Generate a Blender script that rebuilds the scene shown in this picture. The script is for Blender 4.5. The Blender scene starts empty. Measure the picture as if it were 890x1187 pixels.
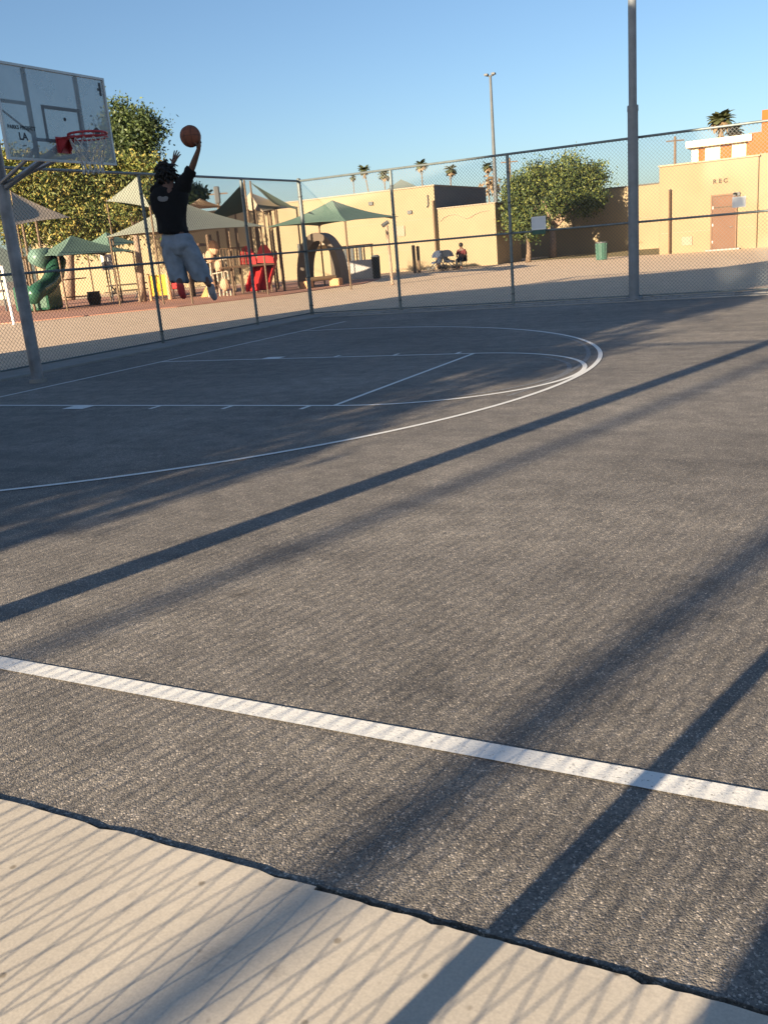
import bpy, bmesh, math, random
import numpy as np
from mathutils import Vector, Matrix
random.seed(7); rng = np.random.default_rng(7)
sc = bpy.context.scene; C = sc.collection
V = Vector; R = math.radians; PI = math.pi

# ------------------------------------------------------------------ camera (solved from the court markings)
CAM = V((9.52475737, -9.26356823, 1.38360918))
FW = V((-0.44955227, 0.84962818, -0.27574393)); RT = V((0.89168459, 0.44513631, -0.08217215)); UP = V((-0.05292786, 0.28281729, 0.95771239))
cd = bpy.data.cameras.new('camera'); cam = bpy.data.objects.new('camera', cd); C.objects.link(cam)
m = Matrix((RT, UP, -FW)).transposed().to_4x4(); m.translation = CAM; cam.matrix_world = m
cd.sensor_fit = 'VERTICAL'; cd.sensor_height = 36; cd.lens = 1057.34/1187*36; cd.clip_start = 0.05; cd.clip_end = 12000
sc.camera = cam
def at(px, py, d):                       # survey point: photo pixel + depth in metres -> world
    return CAM + (FW + RT*((px-445)/1057.34) - UP*((py-593.5)/1057.34))*d
def gnd(px, d):                          # ground point seen at column px and depth d
    lo, hi = 200, 1400
    for _ in range(50):
        mid = (lo+hi)/2
        if at(px, mid, d).z > 0: lo = mid
        else: hi = mid
    p = at(px, lo, d); p.z = 0; return p

# ------------------------------------------------------------------ light
SUN_EL = 14.0; SUN_DIR = V((math.cos(R(75)), math.sin(R(75)), 0))      # where the light travels to, on the ground
w = bpy.data.worlds.new("World"); sc.world = w; w.use_nodes = True
nt = w.node_tree; bg = nt.nodes['Background']
sky = nt.nodes.new('ShaderNodeTexSky'); sky.sky_type = 'NISHITA'; sky.sun_disc = False
sky.sun_elevation = R(SUN_EL); to_sun = -SUN_DIR
sky.sun_rotation = math.atan2(to_sun.x, to_sun.y)
sky.air_density = 1.0; sky.dust_density = 1.8; sky.ozone_density = 3.0; sky.altitude = 700
nt.links.new(sky.outputs[0], bg.inputs[0]); bg.inputs[1].default_value = 0.056
sl = bpy.data.lights.new('sun', 'SUN'); sl.energy = 5.0; sl.angle = R(0.42); sl.color = (1.0, 0.80, 0.55)
so = bpy.data.objects.new('sun', sl); C.objects.link(so)
d = V((SUN_DIR.x*math.cos(R(SUN_EL)), SUN_DIR.y*math.cos(R(SUN_EL)), -math.sin(R(SUN_EL))))
so.rotation_euler = d.to_track_quat('-Z', 'Y').to_euler(); so.location = (0, -30, 20)
vs = sc.view_settings; vs.view_transform = 'Standard'; vs.look = 'None'; vs.gamma = 1; vs.use_curve_mapping = False; vs.exposure = 1.65
sc.cycles.max_bounces = 6; sc.cycles.transparent_max_bounces = 24

# ------------------------------------------------------------------ materials
MATS = {}
def mat(name, col, rough=0.8, var=0.12, scale=3.0, bump=0.0, bscale=40, metal=0, alpha=1, spec=0.4, col2=None, detail=4):
    if name in MATS: return MATS[name]
    M = bpy.data.materials.new(name); M.use_nodes = True; n = M.node_tree.nodes; l = M.node_tree.links
    b = n['Principled BSDF']; b.inputs['Roughness'].default_value = rough; b.inputs['Metallic'].default_value = metal
    b.inputs['Specular IOR Level'].default_value = spec; b.inputs['Alpha'].default_value = alpha
    tc = n.new('ShaderNodeTexCoord'); no = n.new('ShaderNodeTexNoise'); no.inputs['Scale'].default_value = scale; no.inputs['Detail'].default_value = detail
    l.new(tc.outputs['Object'], no.inputs['Vector'])
    cr = n.new('ShaderNodeValToRGB'); cr.color_ramp.elements[0].position = 0.3; cr.color_ramp.elements[1].position = 0.7
    c2 = col2 or col
    cr.color_ramp.elements[0].color = (*[max(0, c*(1-var)) for c in col], 1); cr.color_ramp.elements[1].color = (*[min(1, c*(1+var)) for c in c2], 1)
    l.new(no.outputs['Fac'], cr.inputs['Fac']); l.new(cr.outputs['Color'], b.inputs['Base Color'])
    if bump:
        n2 = n.new('ShaderNodeTexNoise'); n2.inputs['Scale'].default_value = bscale; n2.inputs['Detail'].default_value = 3
        l.new(tc.outputs['Object'], n2.inputs['Vector']); bp = n.new('ShaderNodeBump'); bp.inputs['Strength'].default_value = bump; bp.inputs['Distance'].default_value = 0.01
        l.new(n2.outputs['Fac'], bp.inputs['Height']); l.new(bp.outputs['Normal'], b.inputs['Normal'])
    MATS[name] = M; return M

def nodes_mat(name):
    M = bpy.data.materials.new(name); M.use_nodes = True
    return M, M.node_tree.nodes, M.node_tree.links, M.node_tree.nodes['Principled BSDF']
def noise(n, l, vec, scale, detail=4, rough=.5):
    t = n.new('ShaderNodeTexNoise'); t.inputs['Scale'].default_value = scale; t.inputs['Detail'].default_value = detail; t.inputs['Roughness'].default_value = rough
    l.new(vec, t.inputs['Vector']); return t.outputs['Fac']
def ramp(n, l, fac, stops):
    r = n.new('ShaderNodeValToRGB'); e = r.color_ramp.elements
    while len(e) < len(stops): e.new(0.5)
    for el, (p, c) in zip(e, stops): el.position = p; el.color = (*c, 1)
    l.new(fac, r.inputs['Fac']); return r.outputs['Color']
def mixc(n, l, a, b, fac, mode='MIX'):
    x = n.new('ShaderNodeMix'); x.data_type = 'RGBA'; x.blend_type = mode
    for s, v in ((x.inputs['A'], a), (x.inputs['B'], b), (x.inputs['Factor'], fac)):
        if isinstance(v, bpy.types.NodeSocket): l.new(v, s)
        elif isinstance(v, tuple): s.default_value = (*v, 1)
        else: s.default_value = v
    return x.outputs['Result']

def asphalt_material():
    M, n, l, b = nodes_mat('worn_asphalt'); tc = n.new('ShaderNodeTexCoord'); v = tc.outputs['Object']
    big = ramp(n, l, noise(n, l, v, .35, 5), [(.35, (.166, .155, .142)), (.65, (.236, .220, .200))])
    mid = ramp(n, l, noise(n, l, v, 5, 5, .6), [(.3, (.75, .75, .75)), (.7, (1.2, 1.19, 1.17))])
    c = mixc(n, l, big, mid, 1.0, 'MULTIPLY')
    st0 = ramp(n, l, noise(n, l, v, .9, 6, .7), [(.30, (.72, .73, .75)), (.46, (1, 1, 1)), (.62, (1, 1, 1)), (.78, (1.22, 1.2, 1.15))]); c = mixc(n, l, c, st0, 1.0, 'MULTIPLY')
    mp = n.new('ShaderNodeMapping'); mp.inputs['Scale'].default_value = (.25, 3.2, 1); mp.inputs['Rotation'].default_value = (0, 0, .12); l.new(v, mp.inputs['Vector'])
    c = mixc(n, l, c, ramp(n, l, noise(n, l, mp.outputs[0], 1.1, 4, .6), [(.3, (.86, .86, .87)), (.7, (1.1, 1.09, 1.07))]), 1.0, 'MULTIPLY')
    wv = n.new('ShaderNodeTexNoise'); wv.inputs['Scale'].default_value = 1.3; wv.inputs['Detail'].default_value = 6; l.new(v, wv.inputs['Vector'])
    vm = n.new('ShaderNodeVectorMath'); vm.operation = 'MULTIPLY_ADD'; vm.inputs[1].default_value = (.9, .9, 0); l.new(wv.outputs['Color'], vm.inputs[0]); l.new(v, vm.inputs[2])
    sv = n.new('ShaderNodeTexVoronoi'); sv.inputs['Scale'].default_value = 1.7; l.new(vm.outputs[0], sv.inputs['Vector'])
    c = mixc(n, l, c, ramp(n, l, sv.outputs['Distance'], [(.03, (.5, .49, .48)), (.07, (1, 1, 1))]), .6, 'MULTIPLY')
    vo = n.new('ShaderNodeTexVoronoi'); vo.inputs['Scale'].default_value = 210; vo.inputs['Randomness'].default_value = 1; l.new(v, vo.inputs['Vector'])
    sp = n.new('ShaderNodeSeparateColor'); l.new(vo.outputs['Color'], sp.inputs['Color'])
    st = ramp(n, l, sp.outputs['Red'], [(.0, (.55, .55, .55)), (.6, (.95, .95, .95)), (.9, (1.25, 1.22, 1.18)), (1., (2.6, 2.5, 2.4))])
    c = mixc(n, l, c, st, 1.0, 'MULTIPLY'); l.new(c, b.inputs['Base Color'])
    b.inputs['Roughness'].default_value = .78; b.inputs['Specular IOR Level'].default_value = .35
    h = n.new('ShaderNodeMath'); h.operation = 'ADD'; l.new(vo.outputs['Distance'], h.inputs[0])
    h2 = n.new('ShaderNodeMath'); h2.operation = 'MULTIPLY'; l.new(noise(n, l, v, 30, 4), h2.inputs[0]); h2.inputs[1].default_value = 1.6; l.new(h2.outputs[0], h.inputs[1])
    bp = n.new('ShaderNodeBump'); bp.inputs['Strength'].default_value = .35; bp.inputs['Distance'].default_value = .004; bp.invert = True
    l.new(h.outputs[0], bp.inputs['Height']); l.new(bp.outputs['Normal'], b.inputs['Normal'])
    return M
def concrete_material(name, lo, hi):
    M, n, l, b = nodes_mat(name); tc = n.new('ShaderNodeTexCoord'); v = tc.outputs['Object']
    big = ramp(n, l, noise(n, l, v, 2.2, 6, .6), [(.3, lo), (.7, hi)])
    fine = ramp(n, l, noise(n, l, v, 160, 3), [(.3, (.9, .9, .9)), (.7, (1.07, 1.07, 1.07))])
    c = mixc(n, l, big, fine, 1.0, 'MULTIPLY')
    vo = n.new('ShaderNodeTexVoronoi'); vo.inputs['Scale'].default_value = 9; l.new(v, vo.inputs['Vector'])
    spot = ramp(n, l, vo.outputs['Distance'], [(.05, (.45, .42, .38)), (.10, (1, 1, 1))])
    c = mixc(n, l, c, spot, .8, 'MULTIPLY')
    c = mixc(n, l, c, ramp(n, l, noise(n, l, v, 5.5, 7, .75), [(.28, (.74, .74, .75)), (.42, (1, 1, 1)), (.66, (1, 1, 1)), (.80, (1.12, 1.10, 1.06))]), 1.0, 'MULTIPLY')
    l.new(c, b.inputs['Base Color']); b.inputs['Roughness'].default_value = .85; b.inputs['Specular IOR Level'].default_value = .25
    bp = n.new('ShaderNodeBump'); bp.inputs['Strength'].default_value = .12; bp.inputs['Distance'].default_value = .003
    l.new(noise(n, l, v, 60, 4), bp.inputs['Height']); l.new(bp.outputs['Normal'], b.inputs['Normal'])
    return M
def paint_material(name, col, wear):
    M, n, l, b = nodes_mat(name); tc = n.new('ShaderNodeTexCoord'); v = tc.outputs['Object']
    f = ramp(n, l, noise(n, l, v, 90, 5, .7), [(wear, (0, 0, 0)), (wear+.12, (1, 1, 1))])
    l.new(mixc(n, l, (.12, .115, .11), col, f), b.inputs['Base Color']); b.inputs['Roughness'].default_value = .7
    bp = n.new('ShaderNodeBump'); bp.inputs['Strength'].default_value = .3; bp.inputs['Distance'].default_value = .003
    l.new(noise(n, l, v, 120, 3), bp.inputs['Height']); l.new(bp.outputs['Normal'], b.inputs['Normal'])
    return M
def translucent(name, col, alpha, rough=.3):
    M, n, l, b = nodes_mat(name); tc = n.new('ShaderNodeTexCoord')
    l.new(ramp(n, l, noise(n, l, tc.outputs['Object'], 3, 5), [(.3, tuple(c*.9 for c in col)), (.7, tuple(min(1, c*1.08) for c in col))]), b.inputs['Base Color'])
    b.inputs['Alpha'].default_value = alpha; b.inputs['Roughness'].default_value = rough; return M

ASPH = asphalt_material()
CONC = concrete_material('beige_concrete', (.50, .455, .385), (.60, .545, .46))
YARD = concrete_material('yard_concrete', (.53, .405, .285), (.68, .52, .37))
KERB = concrete_material('grey_concrete', (.24, .235, .22), (.33, .32, .30))
LINE = paint_material('white_line_paint', (.76, .76, .73), .30)
OLDLINE = paint_material('faded_line_paint', (.32, .33, .34), .47)
RUBBER = mat('red_rubber', (.40, .205, .145), .9, .15, 2, .2, 60)
GALV = mat('galvanised_steel', (.30, .31, .32), .45, .15, 12, metal=.55)
DGALV = mat('dull_steel', (.17, .20, .205), .5, .15, 9, metal=.4)
DARKST = mat('dark_painted_steel', (.075, .08, .085), .55, .15, 8)
WIRE = mat('wire', (.13, .14, .14), .6, .08, 3, metal=.3)
POLE = mat('grey_pole_paint', (.17, .195, .22), .55, .12, 6)
STUC = mat('cream_stucco', (.285, .226, .142), .92, .05, .7, .25, 30)
STUC2 = mat('tan_stucco', (.285, .212, .130), .92, .05, .9, .25, 30)
STUCG = mat('grey_stucco', (.30, .29, .28), .92, .08, 1, .2, 30)
ROOFC = mat('roof_cap', (.30, .24, .18), .85, .1, 2)
DOORB = mat('brown_door_paint', (.125, .058, .030), .6, .12, 2)
DOORD = mat('dark_door_paint', (.05, .035, .02), .6, .2, 2)
ORANGE = mat('orange_stucco', (.30, .092, .022), .9, .08, 1.2, .2, 30)
CREAMW = mat('cream_trim', (.72, .66, .5), .7, .05, 2)
GRNFAB = mat('green_shade_cloth', (.085, .145, .115), .9, .08, 6, .1, 200)
DGRNFAB = mat('dark_green_shade_cloth', (.045, .075, .06), .9, .1, 6)
TANFAB = mat('tan_shade_cloth', (.40, .32, .235), .9, .06, 6, .1, 200)
GRYFAB = mat('grey_green_shade_cloth', (.20, .215, .175), .9, .06, 6)
REDP = mat('red_plastic', (.42, .03, .03), .4, .15, 4)
GRNP = mat('green_plastic', (.03, .10, .065), .3, .15, 4)
YELP = mat('yellow_plastic', (.72, .46, .04), .5, .08, 4)
BLKP = mat('black_plastic', (.02, .02, .02), .5, .1, 4)
TANP = mat('tan_post_paint', (.13, .085, .05), .6, .1, 4)
SIGN = mat('white_sign_sheet', (.62, .64, .66), .5, .04, 4)
CONCW = mat('pale_cast_concrete', (.50, .43, .34), .85, .1, 3, .2, 30)
BARK = mat('grey_brown_bark', (.16, .115, .08), .95, .3, 6, .6, 20)
BARKL = mat('pale_bark', (.30, .215, .155), .95, .25, 5, .5, 15)
LEAF = {k: mat('leaf_'+k, c, .55, .25, .8, spec=.3) for k, c in dict(dark=(.040, .062, .024), mid=(.075, .105, .028), light=(.14, .155, .04), gold=(.27, .225, .06), palm=(.07, .08, .035), drypalm=(.2, .14, .08)).items()}
for k in LEAF.values():
    k.node_tree.nodes['Principled BSDF'].inputs['Subsurface Weight'].default_value = 0
SKIN = mat('brown_skin', (.12, .062, .040), .55, .1, 20)
SHIRT = mat('black_cotton', (.004, .004, .0045), .95, .15, 20, .2, 100)
SHORTS = mat('blue_grey_fleece', (.20, .235, .275), .95, .22, 9, .4, 50)
HAIR = mat('black_hair', (.006, .005, .005), .6, .2, 30)
SHOE = mat('red_shoe', (.5, .05, .05), .6, .1, 10)
GSHOE = mat('grey_shoe', (.30, .30, .32), .6, .1, 10)
WHITE = mat('white_paint', (.72, .73, .72), .55, .05, 5)
BALLM = mat('orange_leather', (.20, .070, .040), .75, .12, 40, .3, 300)
RIMM = mat('red_rim_paint', (.38, .035, .045), .4, .15, 10)
NETM = mat('white_net_cord', (.50, .51, .50), .8, .1, 10)
ACRY = translucent('frosted_acrylic', (.27, .325, .36), .55, .25)
MARK = mat('dark_marking', (.03, .04, .05), .6, .1, 10)
FADED = mat('faded_grey_marking', (.12, .15, .17), .6, .1, 10)
TREEB = mat('bin_green_paint', (.035, .10, .075), .5, .15, 6)
HILL = mat('distant_hill', (.12, .15, .15), 1, .15, .002)

# ------------------------------------------------------------------ mesh helpers
class MB:
    def __init__(s): s.v = []; s.f = []; s.mi = []; s.smooth = False; s.pieces = []
    def add(s, vs_, fs_, mi=0):
        s.pieces.append((len(s.v), len(s.f))); o = len(s.v); s.v += [tuple(x) for x in vs_]; s.f += [tuple(i+o for i in f) for f in fs_]; s.mi += [mi]*len(fs_); return s
    def box(s, c, size, rz=0, mi=0):
        c = V(c); a, b, h = size[0]/2, size[1]/2, size[2]/2; M = Matrix.Rotation(rz, 3, 'Z')
        vs_ = [c+M@V((x*a, y*b, z*h)) for z in (-1, 1) for x, y in ((-1, -1), (1, -1), (1, 1), (-1, 1))]
        return s.add(vs_, [(3, 2, 1, 0), (4, 5, 6, 7), (0, 1, 5, 4), (1, 2, 6, 5), (2, 3, 7, 6), (3, 0, 4, 7)], mi)
    def span(s, a, b, mi=0):      # axis-aligned box from corner a to corner b
        a = V(a); b = V(b); return s.box((a+b)/2, [abs(b[i]-a[i]) for i in range(3)], 0, mi)
    def tube(s, pts, r, n=8, mi=0, caps=True):
        pts = [V(p) for p in pts]; rs = r if isinstance(r, (list, tuple)) else [r]*len(pts)
        rings = []; ref = V((0, 0, 1))
        for i, p in enumerate(pts):
            t = (pts[min(i+1, len(pts)-1)]-pts[max(i-1, 0)]).normalized()
            if abs(t.dot(ref)) > .95: ref = V((1, 0, 0)) if abs(t.x) < .9 else V((0, 1, 0))
            a = t.cross(ref).normalized(); b = t.cross(a)
            rings.append([p+(a*math.cos(k*2*PI/n)+b*math.sin(k*2*PI/n))*rs[i] for k in range(n)])
        vs_ = [q for ring in rings for q in ring]; fs_ = []
        for i in range(len(pts)-1):
            for k in range(n): fs_.append((i*n+k, i*n+(k+1) % n, (i+1)*n+(k+1) % n, (i+1)*n+k))
        if caps: fs_ += [tuple(range(n))[::-1], tuple(range((len(pts)-1)*n, len(pts)*n))]
        return s.add(vs_, fs_, mi)
    def prism(s, poly, off, mi=0):  # polygon of 3D points extruded by vector off
        n = len(poly); off = V(off); vs_ = [V(p) for p in poly]+[V(p)+off for p in poly]
        return s.add(vs_, [tuple(range(n))[::-1], tuple(range(n, 2*n))]+[(i, (i+1) % n, n+(i+1) % n, n+i) for i in range(n)], mi)
    def sphere(s, c, r, nu=16, nv=10, sc_=(1, 1, 1), mi=0):
        c = V(c); vs_ = []; fs_ = []
        for j in range(nv+1):
            th = PI*j/nv
            for i in range(nu):
                ph = 2*PI*i/nu; vs_.append(c+V((r*sc_[0]*math.sin(th)*math.cos(ph), r*sc_[1]*math.sin(th)*math.sin(ph), r*sc_[2]*math.cos(th))))
        for j in range(nv):
            for i in range(nu): fs_.append((j*nu+i, (j+1)*nu+i, (j+1)*nu+(i+1) % nu, j*nu+(i+1) % nu))
        return s.add(vs_, fs_, mi)
    def sheet(s, grid, th=.015, mi=0):  # grid[i][j] of points -> thin two-sided cloth
        ni, nj = len(grid), len(grid[0]); dn = V((0, 0, -th))
        top = [V(p) for r in grid for p in r]; bot = [p+dn for p in top]; N = ni*nj; fs_ = []
        for i in range(ni-1):
            for j in range(nj-1):
                a, b, c_, d_ = i*nj+j, i*nj+j+1, (i+1)*nj+j+1, (i+1)*nj+j; fs_ += [(a, b, c_, d_), (N+d_, N+c_, N+b, N+a)]
        rim = [i*nj for i in range(ni)]+[(ni-1)*nj+j for j in range(1, nj)]+[i*nj+nj-1 for i in range(ni-2, -1, -1)]+[j for j in range(nj-2, 0, -1)]
        for a, b in zip(rim, rim[1:]+rim[:1]): fs_.append((a, b, b+N, a+N))
        return s.add(top+bot, fs_, mi)
    def build_each(s, name, material, parent=None, **k):
        out = []
        for i, (v0, f0) in enumerate(s.pieces):
            v1, f1 = s.pieces[i+1] if i+1 < len(s.pieces) else (len(s.v), len(s.f))
            q = MB(); q.v = s.v[v0:v1]; q.f = [tuple(x-v0 for x in f) for f in s.f[f0:f1]]; q.mi = s.mi[f0:f1]; q.smooth = s.smooth
            out.append(q.build(name, material, parent, **k))
        return out
    def build(s, name, material, parent=None, smooth=False, bevel=0):
        me = bpy.data.meshes.new(name); org = V(parent['_o']) if parent is not None else V((0, 0, 0))
        me.from_pydata([tuple(V(p)-org) for p in s.v], [], s.f)
        for mm in (material if isinstance(material, (list, tuple)) else [material]): me.materials.append(mm)
        if any(s.mi): me.polygons.foreach_set('material_index', s.mi)
        if smooth or s.smooth: me.polygons.foreach_set('use_smooth', [True]*len(me.polygons))
        me.update()
        o = bpy.data.objects.new(name, me); C.objects.link(o)
        if parent is not None: o.parent = parent; o['_o'] = tuple(org)
        if bevel:
            bv = o.modifiers.new('bevel', 'BEVEL'); bv.width = bevel; bv.segments = 2; bv.limit_method = 'ANGLE'
        return o
def thing(name, label, cat, loc=(0, 0, 0), group=None):
    o = bpy.data.objects.new(name, None); C.objects.link(o); o.location = V(loc); o['_o'] = tuple(V(loc)); o['label'] = label; o['category'] = cat
    if group: o['group'] = group
    o.empty_display_size = .2
    return o
def tag(o, label, cat, group=None):
    o['label'] = label; o['category'] = cat
    if group: o['group'] = group
    return o
def struct(name, mb, m_, kind='structure', **k):
    o = mb.build(name, m_, **k); o['kind'] = kind; return o
def text(body, size, origin, xdir, ydir, depth, material, name, parent, align='CENTER'):
    cu = bpy.data.curves.new('lettering_curve', 'FONT'); cu.body = body; cu.size = size; cu.extrude = depth; cu.align_x = align; cu.align_y = 'CENTER'; cu.resolution_u = 3; cu.offset = size*.03
    t = bpy.data.objects.new('tmp', cu); C.objects.link(t); bpy.context.view_layer.update()
    me = bpy.data.meshes.new_from_object(t.evaluated_get(bpy.context.evaluated_depsgraph_get())); C.objects.unlink(t); bpy.data.objects.remove(t)
    xd = V(xdir).normalized(); yd = V(ydir).normalized(); zd = xd.cross(yd); org = V(parent['_o'])
    M = Matrix((xd, yd, zd)).transposed().to_4x4(); M.translation = V(origin)-org; me.transform(M)
    me.materials.clear(); me.materials.append(material); me.name = name
    o = bpy.data.objects.new(name, me); C.objects.link(o); o.parent = parent; return o

# ------------------------------------------------------------------ ground
def flat(poly, z, th=None): 
    mb = MB(); mb.add([(x, y, z) for x, y in poly], [tuple(range(len(poly)))]); return mb
struct('ground', flat([(-6000, -6000), (6000, -6000), (6000, 6000), (-6000, 6000)], -.10), mat('dry_earth', (.22, .17, .12), .95, .15, .02))
# schoolyard slab beyond the fences
struct('yard_pavement', flat([(-120, -60), (-2.22, -60), (-2.22, 9.78), (120, 9.78), (120, 140), (-120, 140)], -.012), YARD)
# court asphalt with slightly ragged edge next to the concrete walk
def edge_y(x): return -7.796 + .0015*math.sin(x*23)+.002*math.sin(x*71+1)+.002*math.sin(x*151)+(.006 if math.sin(x*9.7)*math.sin(x*41) > .72 else 0)
ex = [i*.02+4 for i in range(0, 401)]
poly = [(-1.55, 9.25), (-1.55, -60), (60, -60), (60, -7.83), (12.01, -7.83)] + [(x, edge_y(x)+.012) for x in reversed(ex)] + [(3.99, -7.83)]
mb = MB()
mb.add([(-1.50, -7.79, 0), (60, -7.79, 0), (60, 9.27, 0), (-1.50, 9.27, 0)], [(0, 1, 2, 3)])
court = struct('court_asphalt', mb, ASPH)
mb = MB()                                              # ragged lip of asphalt against the walk
for a, b in zip(ex[:-1], ex[1:]):
    mb.add([(a, -7.79, .0), (b, -7.79, .0), (b, edge_y(b)-.002, -.001), (a, edge_y(a)-.002, -.001), (b, edge_y(b)-.004, -.04), (a, edge_y(a)-.004, -.04)], [(3, 2, 1, 0), (5, 4, 2, 3)])
struct('asphalt_edge', mb, ASPH)
# near concrete walk: two pours with a small jog at x = 8.5
mb = MB()
def walk(x0, x1, yoff):
    xs = [x0+(x1-x0)*i/120 for i in range(121)]
    e = [(x, -7.808+yoff+.0015*math.sin(x*31)+.0015*math.sin(x*97+2)-(.008 if math.sin(x*7.1+2)*math.sin(x*53) > .8 else 0)) for x in xs]
    mb.add([(x, y, .008) for x, y in e]+[(x, -14.0, .008) for x in xs], [(120+1+i, 120+2+i, i+1, i) for i in range(120)])
    mb.add([(x, y, .008) for x, y in e]+[(x, y+.002, -.05) for x, y in e], [(i, i+1, 122+i, 121+i) for i in range(120)])
walk(2, 8.5, 0.0); walk(8.5, 12, -.012)
mb.add([(-1.5, -14, .006), (2, -14, .006), (2, -7.82, .006), (-1.5, -7.82, .006)], [(0, 1, 2, 3)])
mb.add([(12, -14, .006), (40, -14, .006), (40, -7.82, .006), (12, -7.82, .006)], [(0, 1, 2, 3)])
struct('concrete_walk', mb, CONC)
struct('joint_dirt', flat([(-1.5, -7.9), (40, -7.9), (40, -7.70), (-1.5, -7.70)], -.03), mat('joint_soil', (.10, .08, .06), 1, .3, 30, .6, 60))
struct('rear_pavement', flat([(-2.2, -60), (120, -60), (120, -13.9), (-2.2, -13.9)], -.004), KERB)
# concrete kerb strips under the fences (a low real step)
mb = MB(); mb.span((-2.42, -14, -.09), (-1.50, 9.60, .035)); struct('side_kerb', mb, KERB, bevel=.01)
mb = MB(); mb.span((-2.42, 9.602, -.09), (60, 10.02, .035)); mb.span((-1.498, 9.272, -.09), (60, 9.600, .02)); struct('far_kerb', mb, KERB, bevel=.01)
# red rubber play surface
rp = [gnd(-60, 32), gnd(30, 31.5), gnd(205, 33), gnd(330, 36), gnd(420, 40.5), gnd(440, 45), gnd(300, 55), gnd(-60, 55)]
mb = MB(); mb.prism([(p.x, p.y, -.009) for p in rp], (0, 0, .03)); struct('rubber_play_surface', mb, RUBBER)
# thin planted verge along the far wall
struct('dry_verge', flat([(-9.4, 47.3), (1, 39.7), (1, 54), (-9.4, 54)], -.006), mat('dry_grass_soil', (.20, .155, .07), 1, .25, 3, .5, 20))

# wind-blown leaf litter along the far kerb
mb = MB()
for i in range(420):
    x = random.uniform(-1.4, 9.5); y = 9.60-abs(random.gauss(0, .10)) if random.random() < .5 else 9.85+random.gauss(0, .05); z = .026 if y < 9.59 else .04
    a = random.uniform(0, PI); l_ = random.uniform(.012, .035); c_ = V((x, y, z)); u_ = V((math.cos(a), math.sin(a), 0)); v_ = V((-math.sin(a), math.cos(a), .3))
    mb.add([c_-u_*l_, c_-v_*l_*.4, c_+u_*l_, c_+v_*l_*.4], [(0, 1, 2, 3)])
struct('leaf_litter', mb, mat('dry_leaf', (.07, .045, .02), .9, .3, 20), kind='stuff')
# hills far away
mb = MB(); pts = []
for i in range(121):
    a = R(60+i*1.2); rr = 4200
    h = 150+70*math.sin(i*.31)+45*math.sin(i*.83+1)+22*math.sin(i*2.1)+12*math.sin(i*4.7)
    if i > 62: h *= .85
    pts.append((CAM.x+rr*math.cos(a), CAM.y+rr*math.sin(a), h))
n = len(pts)
vs_ = [(x, y, -.5) for x, y, z in pts]+pts+[(CAM.x+(x-CAM.x)*1.25, CAM.y+(y-CAM.y)*1.25, -.5) for x, y, z in pts]
mb.add(vs_, [(i, i+1, n+i+1, n+i) for i in range(n-1)]+[(n+i, n+i+1, 2*n+i+1, 2*n+i) for i in range(n-1)])
struct('hills', mb, HILL)

# ------------------------------------------------------------------ court markings (thin paint)
Z1 = .004
def ribbon(mb, pts, w, z=Z1):
    L_, R_ = [], []
    for i, p in enumerate(pts):
        p = V((*p, 0)); a = V((*pts[max(i-1, 0)], 0)); b = V((*pts[min(i+1, len(pts)-1)], 0)); t = (b-a).normalized(); nn = V((-t.y, t.x, 0))
        L_.append(p+nn*w/2+V((0, 0, z))); R_.append(p-nn*w/2+V((0, 0, z)))
    k = len(pts); mb.add(L_+R_, [(i, k+i, k+i+1, i+1) for i in range(k-1)])
AX, RX, LW, FT = 1.064, 5.998, 1.834, 5.158
w = .05
mb = MB(); ribbon(mb, [(0, -7.10), (0, 7.75)], w); struct('baseline_marking', mb, LINE)
mb = MB(); ribbon(mb, [(-1.45, -7.135), (40, -7.135)], .082); struct('sideline_marking', mb, LINE)
mb = MB(); ribbon(mb, [(w/2+.001, -LW), (FT-w/2-.001, -LW)], w)
ribbon(mb, [(w/2+.001, LW), (FT-w/2-.001, LW)], w); ribbon(mb, [(FT, -LW-w/2), (FT, LW+w/2)], w)
for X in (3.07, 3.99, 4.90):
    for s in (-1, 1): ribbon(mb, [(X, s*(LW+w/2+.001)), (X, s*(LW+.19))], .05)
for s in (-1, 1): ribbon(mb, [(2.0, s*(LW+w/2+.001)), (2.0, s*(LW+.21))], .30)
struct('key_marking', mb, LINE)
mb = MB(); ribbon(mb, [(FT+w/2+.001+LW*math.cos(t), LW*math.sin(t)) for t in [(-90+i*2.0)*PI/180 for i in range(91)]], w, Z1+.0005)
struct('free_throw_circle_marking', mb, LINE)
mb = MB(); ribbon(mb, [(FT+LW*.98*math.cos(t)-.10, LW*.955*math.sin(t)) for t in [(-50+i*2.0)*PI/180 for i in range(51)]], .05, Z1-.001)
ribbon(mb, [(AX-.17+(RX)*math.cos(t), RX*math.sin(t)+.12) for t in [(-14+i)*PI/180 for i in range(110)]], .05, Z1-.0015)
struct('faded_old_marking', mb, OLDLINE)
mb = MB(); ribbon(mb, [(w/2+.001, -RX)]+[(AX+RX*math.cos(t), RX*math.sin(t)) for t in [(-90+i)*PI/180 for i in range(181)]]+[(w/2+.001, RX)], w, Z1+.001)
struct('three_point_marking', mb, LINE)

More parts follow.
